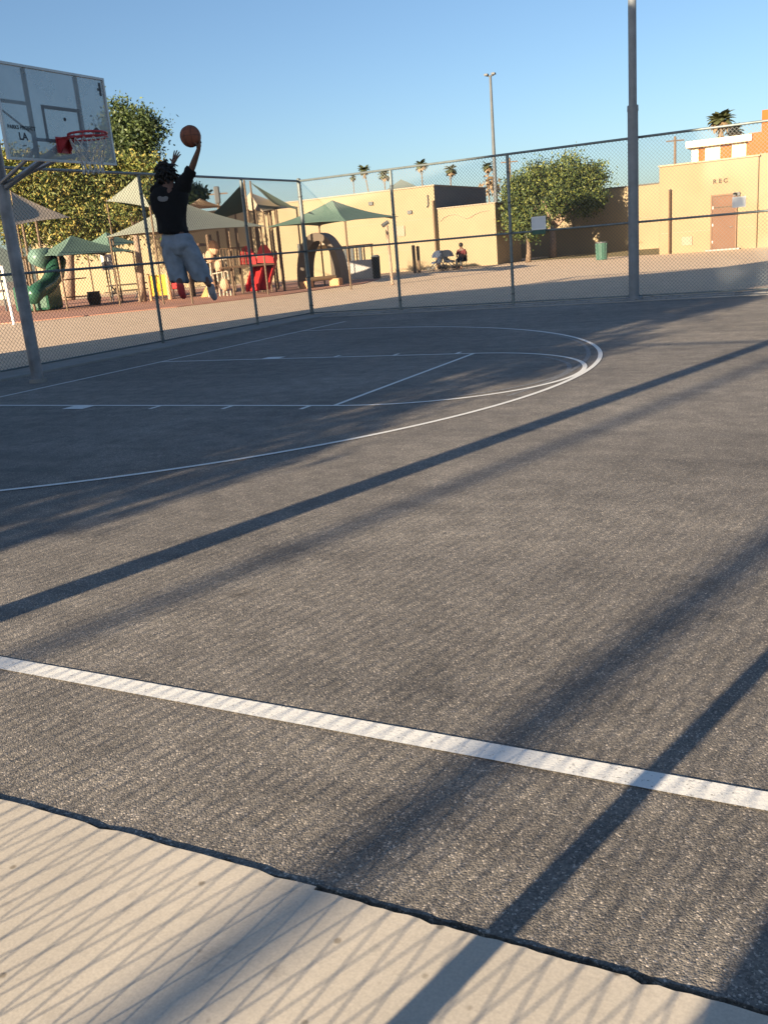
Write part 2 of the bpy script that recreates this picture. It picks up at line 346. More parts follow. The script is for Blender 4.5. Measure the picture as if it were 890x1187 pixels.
# ------------------------------------------------------------------ chain-link fences
def mesh_panel(mb, p0, p1, z0, z1, pitch, slope, r):
    p0 = V(p0); p1 = V(p1); L = (p1-p0).length; t = (p1-p0).normalized(); nrm = V((-t.y, t.x, 0)); H = z1-z0
    for s in (1, -1):
        run = H/slope; u0 = -run if s > 0 else 0; k = 0
        while True:
            a = u0+k*pitch; k += 1
            if a > (L if s > 0 else L+run): break
            # v = s*slope*(u-a)
            if s > 0: ua, va, ub, vb = a, 0, a+run, H
            else: ua, va, ub, vb = a-run, H, a, 0
            if ua < 0: va += (0-ua)*s*slope; ua = 0
            if ub > L: vb -= (ub-L)*s*slope; ub = L
            if ub-ua < .01: continue
            A = p0+t*ua+V((0, 0, z0+va))+nrm*s*r*.8; B = p0+t*ub+V((0, 0, z0+vb))+nrm*s*r*.8
            d_ = (B-A).normalized(); q = d_.cross(nrm); 
            off = [nrm*r, (-nrm*.5+q*.87)*r, (-nrm*.5-q*.87)*r]
            mb.add([A+o for o in off]+[B+o for o in off], [(0, 1, 4, 3), (1, 2, 5, 4), (2, 0, 3, 5)])
def fence(label, p0, p1, posts, H, rails, group, pitch=.071, slope=1.0, wr=.0028, pr_=.033, lead=None, mstr=None):
    t = thing('chain_link_fence', label, 'fence', p0, group); p0 = V(p0); p1 = V(p1); dr = (p1-p0).normalized(); nr = V((-dr.y, dr.x, 0))
    for u, rr in posts:
        q = p0+dr*u; mb = MB(); mb.tube([q+V((0, 0, -.02)), q+V((0, 0, H+(.03 if rr > pr_ else -.03)))], rr, 12)
        if rr > pr_: mb.sphere(q+V((0, 0, H+.03)), rr*1.1, 12, 6, (1, 1, .6))
        o = mb.build('post', mstr or DGALV, t, smooth=False)
        c = MB()
        for zc in (.25, .9, 1.49, 2.1, 2.7):
            c.tube([q+V((0, 0, zc-.012)), q+V((0, 0, zc+.012))], rr*1.13, 12)
        c.build_each('tie_band', DARKST, o)
    for z, rr, nm in rails:
        mb = MB(); mb.tube([p0+V((0, 0, z)), p1+V((0, 0, z))], rr, 10); mb.build(nm, mstr or DGALV, t, smooth=True)
    mb = MB(); mesh_panel(mb, p0+nr*.04, p1+nr*.04, .07, H-.01, pitch, slope, wr); mb.build('wire_mesh', WIRE, t)
    return t
RAILS = [(3.045, .024, 'top_rail'), (1.487, .022, 'middle_rail'), (.075, .016, 'bottom_rail')]
G = 'chain link fences around the court'
cx, cy = -2.03, 9.79
fence('tall chain link fence running along the left, behind the basketball hoop', (cx, cy-.02, 0), (-2.22, -14, 0),
      [(2.25, .030), (5.38, .030), (8.52, .030), (11.7, .030), (15.2, .030), (18.3, .030), (21.4, .030)], 3.05, RAILS, G)
fence('tall chain link fence across the far end, crossing in front of the tan buildings', (cx, cy, 0), (16.5, cy+.10, 0),
      [(0, .046), (2.34, .033), (5.01, .033), (10.25, .033), (12.9, .033), (15.6, .033)], 3.05, RAILS, G)
fence('chain link fence behind the photographer whose wires shade the concrete walk', (-2.2, -9.55, 0), (18, -9.55, 0),
      [(x, .033) for x in (1.75, 4.75, 7.72, 10.66, 13.6, 16.6)], 3.05, [(3.045, .022, 'top_rail')], G, pitch=.060, slope=1.55, wr=.0021)
def fence_sign(px0, px1, pyt, pyb, label, dark):
    # hung on the far fence at y = 9.72
    def onf(px, py):
        r_ = at(px, py, 1)-CAM; return CAM+r_*((9.74-CAM.y)/r_.y)
    a = onf(px0, pyb); b = onf(px1, pyt)
    t = thing('notice_board', label, 'sign', ((a.x+b.x)/2, 9.75, a.z), 'notice boards hung on the far fence')
    mb = MB(); mb.span((a.x, 9.745, a.z), (b.x, 9.755, b.z)); mb.build('sign_plate', SIGN, t, bevel=.002)
    mb = MB(); iw = .025
    for x0, x1, z0, z1 in ((a.x, b.x, b.z-iw, b.z), (a.x, b.x, a.z, a.z+iw), (a.x, a.x+iw, a.z+iw, b.z-iw), (b.x-iw, b.x, a.z+iw, b.z-iw)): mb.span((x0, 9.737, z0), (x1, 9.743, z1))
    mb.build('border', WHITE, t)
    if dark:
        mb = MB(); mb.span((a.x+.01, 9.74, a.z-.09), (b.x-.01, 9.752, a.z-.003)); mb.build('lower_plate', TREEB, t)
fence_sign(616, 632, 250, 267, 'small white notice on the far fence in front of the leafy tree', True)
fence_sign(848, 864, 227, 241, 'small grey notice on the far fence beside the brown door', False)

# ------------------------------------------------------------------ poles
def pole(name, label, cat, base, segs, material, group=None, foot=None):
    t = thing(name, label, cat, base, group); z = 0
    mb = MB()
    for (z0, r0, z1, r1) in segs: mb.tube([V(base)+V((0, 0, z0)), V(base)+V((0, 0, z1))], [r0, r1], 20)
    mb.build('pole', material, t, smooth=False)
    return t
t = pole('light_pole', 'tall thick grey light pole standing at the far fence', 'light pole', (5.56, 9.62, 0), [(0, .102, 3.55, .098), (3.55, .076, 9.5, .070)], POLE)
mb = MB(); mb.tube([(5.56, 9.62, 3.50), (5.56, 9.62, 3.60)], [.106, .102], 20); mb.build('collar', POLE, t)
mb = MB(); mb.tube([(5.56, 9.62, 0.02), (5.56, 9.62, .07)], .17, 20); mb.build('base_flange', POLE, t)
mb = MB(); mb.tube([(4.9, 9.62, 9.4), (6.2, 9.62, 9.4)], .04, 8); mb.build('cross_arm', POLE, t)
for x in (4.95, 6.15):
    mb = MB(); mb.box((x, 9.5, 9.55), (.4, .35, .25)); mb.build('floodlight', DARKST, t, bevel=.02)
def ony0(px, py, Y):
    r_ = at(px, py, 1)-CAM; p = CAM+r_*((Y-CAM.y)/r_.y); p.z = 0; return p
b = gnd(578, 56); zt = at(571, 97, 56).z
t = pole('floodlight_mast', 'slender tall mast with small lamp head rising from concrete block by cream wall', 'light pole', b, [(0, .15, zt*.5, .11), (zt*.5, .11, zt, .07)], mat('mast_paint', (.085, .095, .105), .6, .1, 4))
mb = MB(); mb.box(b+V((0, 0, .3)), (.7, .7, .6)); mb.build('footing', CONCW, t, bevel=.03)
for s in (-1, 1):
    mb = MB(); mb.tube([b+V((0, 0, zt-.05)), b+V((s*.22, 0, zt+.0))], .04, 8); mb.box(b+V((s*.22, -.05, zt+.05)), (.20, .26, .10)); mb.build('lamp_head', DARKST, t)
b = ony0(775.5, 296, 39.46); t = pole('steel_post', 'bare rusty post standing in front of the tan block', 'post', b, [(0, .05, 3.0, .05)], mat('rusty_steel', (.10, .06, .035), .8, .3, 8))
mb = MB(); mb.tube([b+V((0, 0, 3.0)), b+V((0, 0, 3.05))], .06, 12); mb.build('cap', DARKST, t)

# ------------------------------------------------------------------ basketball hoop
BX = .517
hp = V((-.62, -.05, 0))
t = thing('basketball_hoop', 'outdoor basketball hoop with frosted backboard, red rim and grey pole', 'basketball hoop', hp)
mb = MB(); mb.tube([hp+V((0, 0, -.0)), hp+V((0, 0, 3.3))], .082, 24); o = mb.build('pole', mat('scuffed_pole', (.23, .24, .26), .5, .35, 5, metal=.3), t, smooth=False)
c = MB(); c.tube([hp+V((0, 0, 0)), hp+V((0, 0, .05))], .12, 24); c.build('base_collar', KERB, o)
mb = MB()
for s in (-1, 1):
    mb.tube([hp+V((0, s*.03, 2.62)), V((BX-.34, s*.25, 2.86)), V((BX-.06, s*.43, 2.9))], .026, 10)
mb.tube([hp+V((0, 0, 2.55)), V((BX-.08, 0, 2.95))], .04, 12)
mb.build_each('support_arm', GALV, t)
bz0, bz1, hw = 2.765, 3.845, .915
mb = MB(); mb.span((BX-.008, -hw+.02, bz0+.02), (BX+.008, hw-.02, bz1-.02)); bb = mb.build('backboard', ACRY, t)
mb = MB(); f = .028
for y0, y1, z0, z1 in ((-hw, hw, bz1-f, bz1), (-hw, hw, bz0, bz0+f)): mb.span((BX-.022, y0, z0), (BX+.020, y1, z1))
for s in (-1, 1): mb.span((BX-.022, s*hw-s*.001, bz0+f), (BX+.020, s*(hw-f), bz1-f))
mb.build('frame', mat('pale_aluminium', (.40, .44, .46), .4, .1, 6, metal=.3), bb)
mb = MB()
for y in (-.42, .43): mb.span((BX-.05, y-.021, bz0+f), (BX-.012, y+.021, bz1-f))
for y0, y1, z in ((-.885, -.445, 3.42), (-.40, .41, 3.02)): mb.span((BX-.045, y0, z-.018), (BX-.014, y1, z+.018))
mb.tube([(BX-.03, -.87, 3.33), (BX-.03, -.44, 3.08)], .012, 8)
mb.build('back_brace', mat('brace_steel', (.012, .02, .03), .5, .1, 6), bb)
mb = MB(); y0, y1, z0, z1, q = -.265, .375, 2.99, 3.42, .042; xf = BX+.010
for a, b_, c_, d_ in ((y0, y1, z1-q, z1), (y0, y1, z0, z0+q), (y0, y0+q, z0+q, z1-q), (y1-q, y1, z0+q, z1-q)): mb.span((xf, a, c_), (xf+.002, b_, d_))
mb.build('target_square', FADED, bb)
mb = MB(); mb.tube([(xf-.001, .64, 3.17), (xf+.004, .64, 3.17)], .05, 20); mb.tube([(xf-.001, .10, 3.28), (xf+.003, .10, 3.28)], .022, 12); mb.span((xf, .80, 3.62), (xf+.003, .84, 3.78)); mb.span((xf, .77, 3.68), (xf+.0035, .80, 3.71))
mb.build_each('sticker', MARK, bb)
text('PARKS PROJECT', .060, (xf+.001, -.63, 3.13), (0, 1, 0), (0, 0, 1), .001, MARK, 'lettering', bb)
text('LA', .115, (xf+.001, -.63, 3.03), (0, 1, 0), (0, 0, 1), .001, MARK, 'lettering', bb)
mb = MB(); mb.span((BX+.023, -.13, 2.87), (BX+.035, .10, 3.06)); mb.prism([(BX+.035, -.10, 3.05), (BX+.20, -.08, 3.045), (BX+.035, -.10, 2.87)], (0, .02, 0)); mb.prism([(BX+.035, .06, 3.05), (BX+.20, .04, 3.045), (BX+.035, .06, 2.87)], (0, .02, 0))
mb.span((BX+.03, -.115, 3.03), (BX+.22, .085, 3.045))
br = mb.build('rim_bracket', RIMM, t)
RC = V((BX+.20+.235, 0, 3.05)); rr = .232
mb = MB(); k = 48; ring = [RC+V((rr*math.cos(a*2*PI/k), rr*math.sin(a*2*PI/k), 0)) for a in range(k+1)]
mb.tube(ring, .014, 10, caps=False); ring2 = [p+V((0, 0, -.045)) for p in ring]; mb.tube(ring2, .010, 8, caps=False)
for a in range(0, k, 4): mb.tube([ring[a], ring2[a]], .006, 6)
mb.build('rim', RIMM, t, smooth=True)
mb = MB(); NL = 12; lev = [(0, .225, -.05), (1, .20, -.14), (2, .165, -.22), (3, .135, -.30), (4, .125, -.38), (5, .13, -.46)]
for i in range(NL):
    for sgn in (-1, 1):
        pts = []
        for j, r_, dz in lev:
            a = (i+sgn*.5*(j % 2))*2*PI/NL + sgn*0; pts.append(RC+V((r_*math.cos(a), r_*math.sin(a), dz)))
        mb.tube(pts, .0065, 5)
mb.build('net', NETM, t)

# ------------------------------------------------------------------ ball
bc = at(221, 158, 10.7); br_ = .121
t = MB(); t.smooth = True; t.sphere(bc, br_, 32, 20)
root = thing('basketball', 'worn orange basketball held high in the jumping player’s raised hand', 'ball', bc)
t.build('ball_skin', BALLM, root)
mb = MB()
for ax in range(3):
    ring = []
    for k in range(49):
        a = k*2*PI/48; p = [0, 0, 0]; p[ax] = 0; p[(ax+1) % 3] = math.cos(a); p[(ax+2) % 3] = math.sin(a); ring.append(bc+V(p)*(br_+.0003))
    mb.tube(ring, .0022, 6, caps=False)
for s in (-1, 1):
    ring = []
    for k in range(49):
        a = k*2*PI/48; ring.append(bc+V((s*(.62+.14*math.cos(2*a)), 0, 0)).normalized()*0+V((s*(.55+.17*math.cos(2*a)), math.cos(a)*.8, math.sin(a)*.8)).normalized()*(br_+.0003))
    mb.tube(ring, .0022, 6, caps=False)
mb.build('seam', BLKP, root)

# ------------------------------------------------------------------ skinned figures
def skinned(name, verts, edges, radii, material, parent, root_i=0, sub=2, extra=None, flat_=1.0):
    me = bpy.data.meshes.new(name); org = V(parent['_o']); me.from_pydata([tuple(V(v)-org) for v in verts], edges, []); o = bpy.data.objects.new(name, me); C.objects.link(o)
    sm = o.modifiers.new('skin', 'SKIN'); sm.use_smooth_shade = True
    for i, sv in enumerate(me.skin_vertices[0].data):
        r_ = radii[i]; sv.radius = r_ if isinstance(r_, tuple) else (r_, r_); sv.use_root = (i == root_i)
    su = o.modifiers.new('sub', 'SUBSURF'); su.levels = sub; su.render_levels = sub
    bpy.context.view_layer.update(); ev = o.evaluated_get(bpy.context.evaluated_depsgraph_get()); m2 = bpy.data.meshes.new_from_object(ev)
    C.objects.unlink(o); bpy.data.objects.remove(o)
    if extra:
        bm = bmesh.new(); bm.from_mesh(m2)
        for e in extra: bm.from_mesh(e)
        bm.to_mesh(m2); bm.free()
    m2.materials.clear(); m2.materials.append(material); m2.polygons.foreach_set('use_smooth', [True]*len(m2.polygons)); m2.polygons.foreach_set('material_index', [0]*len(m2.polygons)); m2.name = name
    o = bpy.data.objects.new(name, m2); C.objects.link(o); o.parent = parent; o['_o'] = tuple(org); return o
def hand_mesh(parent, wrist, along, nrm, curl, side, spread=1.0, s=1.0):
    """palm and five separate fingers; along = wrist->fingers, nrm = palm facing, fingers curl towards nrm"""
    al = V(along).normalized(); nm = V(nrm); nm = (nm-al*nm.dot(al)).normalized(); la = al.cross(nm)*side   # towards the thumb
    vs_, es, rs = [V(wrist)], [], [.027*s]
    def addv(p, r_, par): vs_.append(p); rs.append(r_); es.append((par, len(vs_)-1)); return len(vs_)-1
    p1 = addv(V(wrist)+al*.04*s, .030*s, 0)
    for k, (off, ln, sp) in enumerate(((.030, .088, .16), (.010, .098, .05), (-.011, .090, -.07), (-.031, .070, -.20))):
        kn = addv(V(wrist)+al*.088*s+la*off*s, .0115*s, p1); dirv = (al+la*sp*spread).normalized(); pos = vs_[kn]; par = kn
        for j, fr in enumerate((.45, .32, .23)):
            ang = curl*(j+.6)*.5; dj = (dirv*math.cos(ang)+nm*math.sin(ang)); pos = pos+dj*ln*fr*s; par = addv(pos, (.0095-.0012*j)*s, par)
    th = addv(V(wrist)+al*.032*s+la*.030*s+nm*.008, .0135*s, p1); pos = vs_[th]
    for j in range(2):
        dj = (al*.62+la*.75*spread+nm*(.25+.4*curl*j)).normalized(); pos = pos+dj*.036*s; th = addv(pos, (.0115-.002*j)*s, th)
    tmp = skinned('hand', vs_, es, rs, SKIN, parent); me = tmp.data; C.objects.unlink(tmp); bpy.data.objects.remove(tmp); return me

D = 11.0
P = lambda x, y, dz=0.0: at(x, y, D+dz)
pr = thing('person', 'player in black shirt and loose blue-grey shorts leaping with one arm up to dunk', 'person', P(217, 345))
J = dict(pel=P(206, 279), sp=P(200, 255), ch=P(197, 229), nk=P(197, 213, -.02), hd0=P(194, 207, .0), hd1=P(190, 199, .03),
         rs=P(212, 217, .0), re=P(222, 196.5, -.10), rw=P(230.5, 173, -.25), ls=P(184, 223, .02), le=P(190, 208, .33), lw=P(200.5, 190.5, .42),
         lh=P(199, 285, .0), rh=P(215, 285, .0), lk=P(204, 313, .15), la=P(209.5, 331, -.12), lf=P(212, 342, .0),
         rk=P(231, 311, .12), ra=P(243.5, 332, -.05), rf=P(249, 345, .12))
vs_ = [J['pel'], J['sp'], J['ch'], J['nk'], J['hd0'], J['rs'], J['re'], J['rw'], J['ls'], J['le'], J['lw'], J['lh'], J['lk'], J['la'], J['rh'], J['rk'], J['ra'],
       J['lh'].lerp(J['lk'], .5), J['rh'].lerp(J['rk'], .5), J['lk'].lerp(J['la'], .35), J['rk'].lerp(J['ra'], .35), J['re'].lerp(J['rw'], .3), J['le'].lerp(J['lw'], .3)]
es = [(0, 1), (1, 2), (2, 3), (3, 4), (2, 5), (5, 6), (6, 21), (21, 7), (2, 8), (8, 9), (9, 22), (22, 10), (0, 11), (11, 17), (17, 12), (12, 19), (19, 13), (0, 14), (14, 18), (18, 15), (15, 20), (20, 16)]
rd = [.125, .115, .13, .055, .055, .058, .042, .027, .058, .042, .027, .085, .052, .036, .085, .052, .036, .075, .075, .053, .053, .043, .043]
# head: one rounded mass with nose, ears, chin
hc = P(191, 202.5, .02); fwd = (FW*.8 - RT*.55 + UP*.15).normalized(); upv = (UP*.95-RT*.28).normalized(); rgt = fwd.cross(upv).normalized(); upv = rgt.cross(fwd)
hb = MB(); hb.sphere((0, 0, 0), 1, 28, 20)
def headv(p):
    x, y, z = p; q = rgt*(x*.075)+fwd*(y*.095)+upv*(z*.118)
    if z < 0: q -= rgt*(x*.075*(-z)*.28)
    return hc+q
hm_ = MB(); hm_.add([headv(p) for p in hb.v], hb.f)
hm_.sphere(hc+fwd*.100-upv*.018, .016, 10, 8, (1, 1, 1.3)); hm_.sphere(hc+fwd*.088-upv*.052, .02, 10, 6, (1.2, 1, .5))
for s in (-1, 1): hm_.sphere(hc+rgt*s*.076, .024, 10, 8, (.5, .8, 1.2)); hm_.sphere(hc+rgt*s*.032+fwd*.083+upv*.012, .012, 10, 8)
hm_.tube([J['nk'], hc-upv*.06], .052, 14)
ho = hm_.build('tmp_head', SKIN, pr); hme = ho.data; C.objects.unlink(ho); bpy.data.objects.remove(ho)
ball_dir = (bc-J['rw']).normalized()
rhm = hand_mesh(pr, J['rw'], (P(231.5, 160, -.3)-J['rw']), (bc-P(232, 161, -.3)), .75, 1, 1.2)
lhm = hand_mesh(pr, J['lw'], (P(205, 178, .40)-J['lw']), FW*.6+RT*.3, .18, 1, 2.2)
vs_ += [J['rw']+(P(231.5, 160, -.3)-J['rw']).normalized()*.035, J['lw']+(P(205, 178, .40)-J['lw']).normalized()*.035]; es += [(7, 23), (10, 24)]; rd += [.026, .026]
skinned('body', vs_, es, rd, SKIN, pr, extra=[hme, rhm, lhm])
# lofted cloth with folds
def loft(mb, secs, n=40, seed=0, cap=True):
    g = random.Random(seed); ph = [g.uniform(0, 6.28) for _ in range(6)]; rings = []
    for k, (c_, rx_, ry_, fold) in enumerate(secs):
        ring = []
        for i in range(n):
            a = i*2*PI/n; q = 1+fold*(math.sin(3*a+ph[0]+k*.5)*.5+math.sin(5*a+ph[1]-k*.7)*.35+math.sin(9*a+ph[2]+k*.9)*.22)
            ring.append(c_+rgs*(rx_*q*math.cos(a))+fws*(ry_*q*math.sin(a))+ups*(fold*.12*math.sin(2*a+k)))
        rings.append(ring)
    v = [p for r_ in rings for p in r_]; f = [(k*n+i, k*n+(i+1) % n, (k+1)*n+(i+1) % n, (k+1)*n+i) for k in range(len(secs)-1) for i in range(n)]
    if cap: f += [tuple(range(n))[::-1], tuple(range((len(secs)-1)*n, len(secs)*n))]
    mb.add(v, f)
rgs = RT.copy(); fws = V((FW.x, FW.y, 0)).normalized(); ups = UP.copy()
def path(pts, radii, folds, steps=4):
    out = []
    for k in range(len(pts)-1):
        for j in range(steps):
            f_ = j/steps; f2 = f_*f_*(3-2*f_); out.append((pts[k].lerp(pts[k+1], f_), radii[k][0]*(1-f2)+radii[k+1][0]*f2, radii[k][1]*(1-f2)+radii[k+1][1]*f2, folds[k]*(1-f_)+folds[k+1]*f_))
    out.append((pts[-1], radii[-1][0], radii[-1][1], folds[-1])); return out
mb = MB()
loft(mb, path([P(197, 215, .0), P(197, 219), P(196, 228), P(197, 243), P(199, 257), P(201, 270.5), P(201, 269.5)], [(.085, .075), (.205, .11), (.235, .135), (.205, .14), (.175, .14), (.185, .15), (.14, .11)], [.0, .01, .03, .06, .09, .12, .1]), seed=5)
def sleeve(pts, rad, fl, seed):
    g = random.Random(seed); n = 20; rings = []; ph = g.uniform(0, 6)
    dense = []
    for a_, b_, ra, rb in zip(pts[:-1], pts[1:], rad[:-1], rad[1:]):
        for q in range(5): dense.append((a_.lerp(b_, q/5), ra+(rb-ra)*q/5))
    dense.append((pts[-1], rad[-1])); t_ = (pts[-1]-pts[0]).normalized(); u_ = t_.cross(V((.3, .5, .1))).normalized(); w_ = t_.cross(u_)
    for k_, (c_, r_) in enumerate(dense):
        rings.append([c_+(u_*math.cos(i*2*PI/n)+w_*math.sin(i*2*PI/n))*r_*(1+.07*math.sin(2*i*2*PI/n+k_*.8+ph)+.05*math.sin(k_*1.9+i*.6)) for i in range(n)])
    v = [p for r_ in rings for p in r_]; f = [(k_*n+i, k_*n+(i+1) % n, (k_+1)*n+(i+1) % n, (k_+1)*n+i) for k_ in range(len(rings)-1) for i in range(n)]
    mb.add(v, f+[tuple(range(n))[::-1], tuple(range((len(rings)-1)*n, len(rings)*n))])
sleeve([P(203, 224), J['rs'], J['rs'].lerp(J['re'], .55), J['rs'].lerp(J['re'], 1.02)], [.10, .098, .078, .066], 0, 1)
sleeve([P(192, 226), J['ls'], J['ls'].lerp(J['le'], .6), J['le'], J['le'].lerp(J['lw'], .25)], [.10, .098, .08, .068, .06], 0, 2)
mb.build('shirt', SHIRT, pr, smooth=True)
# chest print on the back of the shirt
lg = MB(); cpt = P(189, 231, -.132)
k = 16
for (a_, b_, ox, oy) in ((.060, .028, 0, 0), (.028, .022, -.035, .015), (.03, .02, .035, .016)):
    lg.add([cpt+RT*(ox+a_*math.cos(i*2*PI/k))+UP*(oy+b_*math.sin(i*2*PI/k))-FW*.004*(1+ox) for i in range(k)]+[cpt+RT*(ox+a_*math.cos(i*2*PI/k))+UP*(oy+b_*math.sin(i*2*PI/k))+FW*.08 for i in range(k)], [tuple(range(k))]+[(i, (i+1) % k, k+(i+1) % k, k+i) for i in range(k)])
lg.build('shirt_print', mat('grey_print', (.16, .155, .15), .8), pr)
# shorts
mb = MB()
loft(mb, path([P(203, 267), P(206, 274), P(207.5, 285), P(209, 296)], [(.12, .10), (.185, .14), (.215, .155), (.12, .10)], [.0, .04, .06, .05]), seed=1)
loft(mb, path([P(199, 280), P(201, 295, .03), P(204.5, 311, .06), P(209.5, 327, .04), P(209.3, 326, .04)], [(.115, .14), (.128, .14), (.118, .13), (.108, .115), (.08, .085)], [.03, .09, .12, .13, .1]), seed=2)
loft(mb, path([P(214, 280), P(221, 295, .03), P(228.5, 310, .06), P(235.5, 326, .05), P(235.2, 325, .05)], [(.125, .14), (.14, .145), (.135, .135), (.112, .115), (.08, .085)], [.03, .09, .12, .13, .1]), seed=3)
o = mb.build('shorts', SHORTS, pr, smooth=True)
# shoes
def shoe(a, b, m_, nm='shoe'):
    skinned(nm, [a, a.lerp(b, .5)-UP*.01, b, a+UP*.05], [(0, 1), (1, 2), (0, 3)], [.05, .046, .034, .042], m_, pr)
shoe(P(209, 334, -.1), P(214, 345, .05), SHOE); shoe(P(244, 334, .0), P(250, 347, .15), GSHOE)
# hair: cap plus loose locks
hr = MB(); cap = MB(); cap.sphere((0, 0, 0), 1, 28, 18)
vs2 = []
for p in cap.v:
    q = headv(p); dq = (q-hc); nz = V(p)
    k_ = 1.13 if not (nz.y > .35 and nz.z < .35) else .93
    vs2.append(hc-fwd*.006+dq*k_)
hr.add(vs2, cap.f)
for i in range(320):
    th = random.uniform(0, 2*PI); zz = random.uniform(-.5, 1); rr_ = math.sqrt(max(0, 1-zz*zz)); pp = (rr_*math.cos(th), min(.3, rr_*math.sin(th)), zz)
    s0 = headv(pp); dirv = (s0-hc).normalized(); L = random.uniform(.03, .12)
    sway = RT*random.uniform(-.3, .9)+UP*random.uniform(-.7, .25)
    pts = [s0, s0+dirv*L*.35+sway*L*.15, s0+dirv*L*.45+sway*L*.5, s0+dirv*L*.45+sway*L*.9-UP*L*.25]
    hr.tube(pts, [.017, .015, .011, .005], 6)
hr.build('hair', HAIR, pr, smooth=True)

# ------------------------------------------------------------------ foliage
def leaf_cloud(blobs, n, size, mats, seed, clump=.35, droop=0):
    g = np.random.default_rng(seed); vols = np.array([b[1][0]*b[1][1]*b[1][2] for b in blobs]); vols = vols/vols.sum()
    verts = []; faces = []; mi = []
    nclump = max(20, n//22); cl = []
    for _ in range(nclump):
        b = blobs[g.choice(len(blobs), p=vols)]; u = g.normal(size=3); u /= np.linalg.norm(u); r = g.uniform(.35, 1.0)**.6*g.uniform(.88, 1.12)
        cl.append((np.array(b[0])+u*r*np.array(b[1]), g.choice(len(mats), p=[.34, .36, .30][:len(mats)] if len(mats) == 3 else None), g.uniform(.6, 1.3)))
    cents = np.array([c[0] for c in cl])
    idx = g.integers(0, nclump, n); pos = cents[idx]+g.normal(size=(n, 3))*clump*np.array([cl[i][2] for i in idx])[:, None]*np.array([1, 1, .75])
    a = g.normal(size=(n, 3)); a[:, 2] -= droop; a /= np.linalg.norm(a, axis=1)[:, None]; b2 = np.cross(a, g.normal(size=(n, 3))); b2 /= np.linalg.norm(b2, axis=1)[:, None]
    s = size*g.uniform(.6, 1.35, n)[:, None]
    V4 = np.stack([pos-a*s, pos-b2*s*.45, pos+a*s, pos+b2*s*.45], 1).reshape(-1, 3)
    F = np.arange(4*n).reshape(n, 4); mm = [cl[i][1] if g.random() < .8 else int(g.integers(0, len(mats))) for i in idx]
    return V4, F, mm
def tree(name, label, base, trunk, limbs, blobs, n, size, mats, seed, group, bark=BARK, clump=.35, droop=0):
    t = thing(name, label, 'tree', base, group)
    mb = MB(); mb.tube(trunk[0], trunk[1], 12); tr = mb.build('trunk', bark, t, smooth=True)
    for pts, rs_ in limbs:
        mb = MB(); mb.tube(pts, rs_, 8); mb.build('limb', bark, tr, smooth=True)
    V4, F, mm = leaf_cloud(blobs, n, size, mats, seed, clump, droop); mb = MB(); mb.v = [tuple(p) for p in V4]; mb.f = [tuple(f) for f in F]; mb.mi = mm
    mb.build('crown', mats, t); return t
def px_blobs(L_, dep, ry=None):
    out = []
    for x, y, rx, rz in L_:
        m_ = dep/1057.34; c_ = at(x, y, dep); out.append((tuple(c_), (rx*m_, (ry or rx*m_*.8), rz*m_)))
    return out
LM = [LEAF['dark'], LEAF['mid'], LEAF['light']]
DT = 58.3
def tree_at(name, label, pxb, dep, splits, pb, n, size, mats, seed, group, bark=BARK, r0=.2, ht=None, clump=.35, droop=0, lean=0):
    b = gnd(pxb, dep); top = at(pxb+lean, ht, dep)
    limbs = []
    for x, y in splits:
        e = at(x, y, dep)+V((0, random.uniform(-.5, .5), 0)); mpt = top.lerp(e, .5)+V((0, 0, .15)); limbs.append(([top-V((0, 0, .2)), mpt, e], [r0*.55, r0*.38, r0*.15]))
    return tree(name, label, b, ([b, b.lerp(top, .5)+V((.04, 0, 0)), top], [r0*1.15, r0*.9, r0*.7]), limbs, px_blobs(pb, dep), n, size, mats, seed, group, bark, clump, droop)
# ------------------------------------------------------------------ buildings
def ring_wall(mb, x0, y0, x1, y1, z0, z1): mb.span((x0, y0, z0), (x1, y1, z1))
# tall cream hall: front y=42.6
t = thing('cream_hall', 'tall cream stucco hall with shaded side wall behind the playground', 'building', (-20, 50, 0))
mb = MB(); mb.span((-46, 42.9, -.1), (-12.95, 51.6, 4.72)); mb.build('wall', STUC, t)
mb = MB(); mb.span((-12.948, 43.0, 2.5), (-12.93, 51.55, 4.70)); mb.build('shaded_side_panel', mat('shaded_side_grey', (.115, .12, .125), .85, .06, 2), t)  # shade on the hall's side face, put into the colour of a grey panel
mb = MB(); mb.span((-46.05, 42.84, 4.72), (-12.90, 51.66, 4.79)); mb.build('roof_cap', ROOFC, t)
mb = MB(); mb.tube([(-13.02, 42.83, 0), (-13.02, 42.83, 3.9)], .06, 8); mb.build('downpipe', TANP, t)
mb = MB(); mb.tube([(-13.35, 42.84, 4.25), (-13.35, 42.84, 3.7), (-13.45, 42.84, 3.55)], .03, 6); mb.build('conduit', DARKST, t)
def ony(px, py, Y):
    r_ = at(px, py, 1)-CAM; return CAM+r_*((Y-CAM.y)/r_.y)
a = ony(382, 284, 42.87); b_ = ony(392.5, 318, 42.87)
mb = MB(); mb.span((a.x, 42.78, 0), (b_.x, 42.87, a.z)); dd = mb.build('door', DOORD, t); mb = MB(); mb.sphere((b_.x-.08, 42.74, 1.0), .04, 8, 6); mb.build('handle', GALV, dd)
mb = MB(); mb.span((a.x-1.3, 41.6, a.z+.02), (b_.x+.1, 42.87, a.z+.14)); mb.build('door_canopy', ROOFC, t)
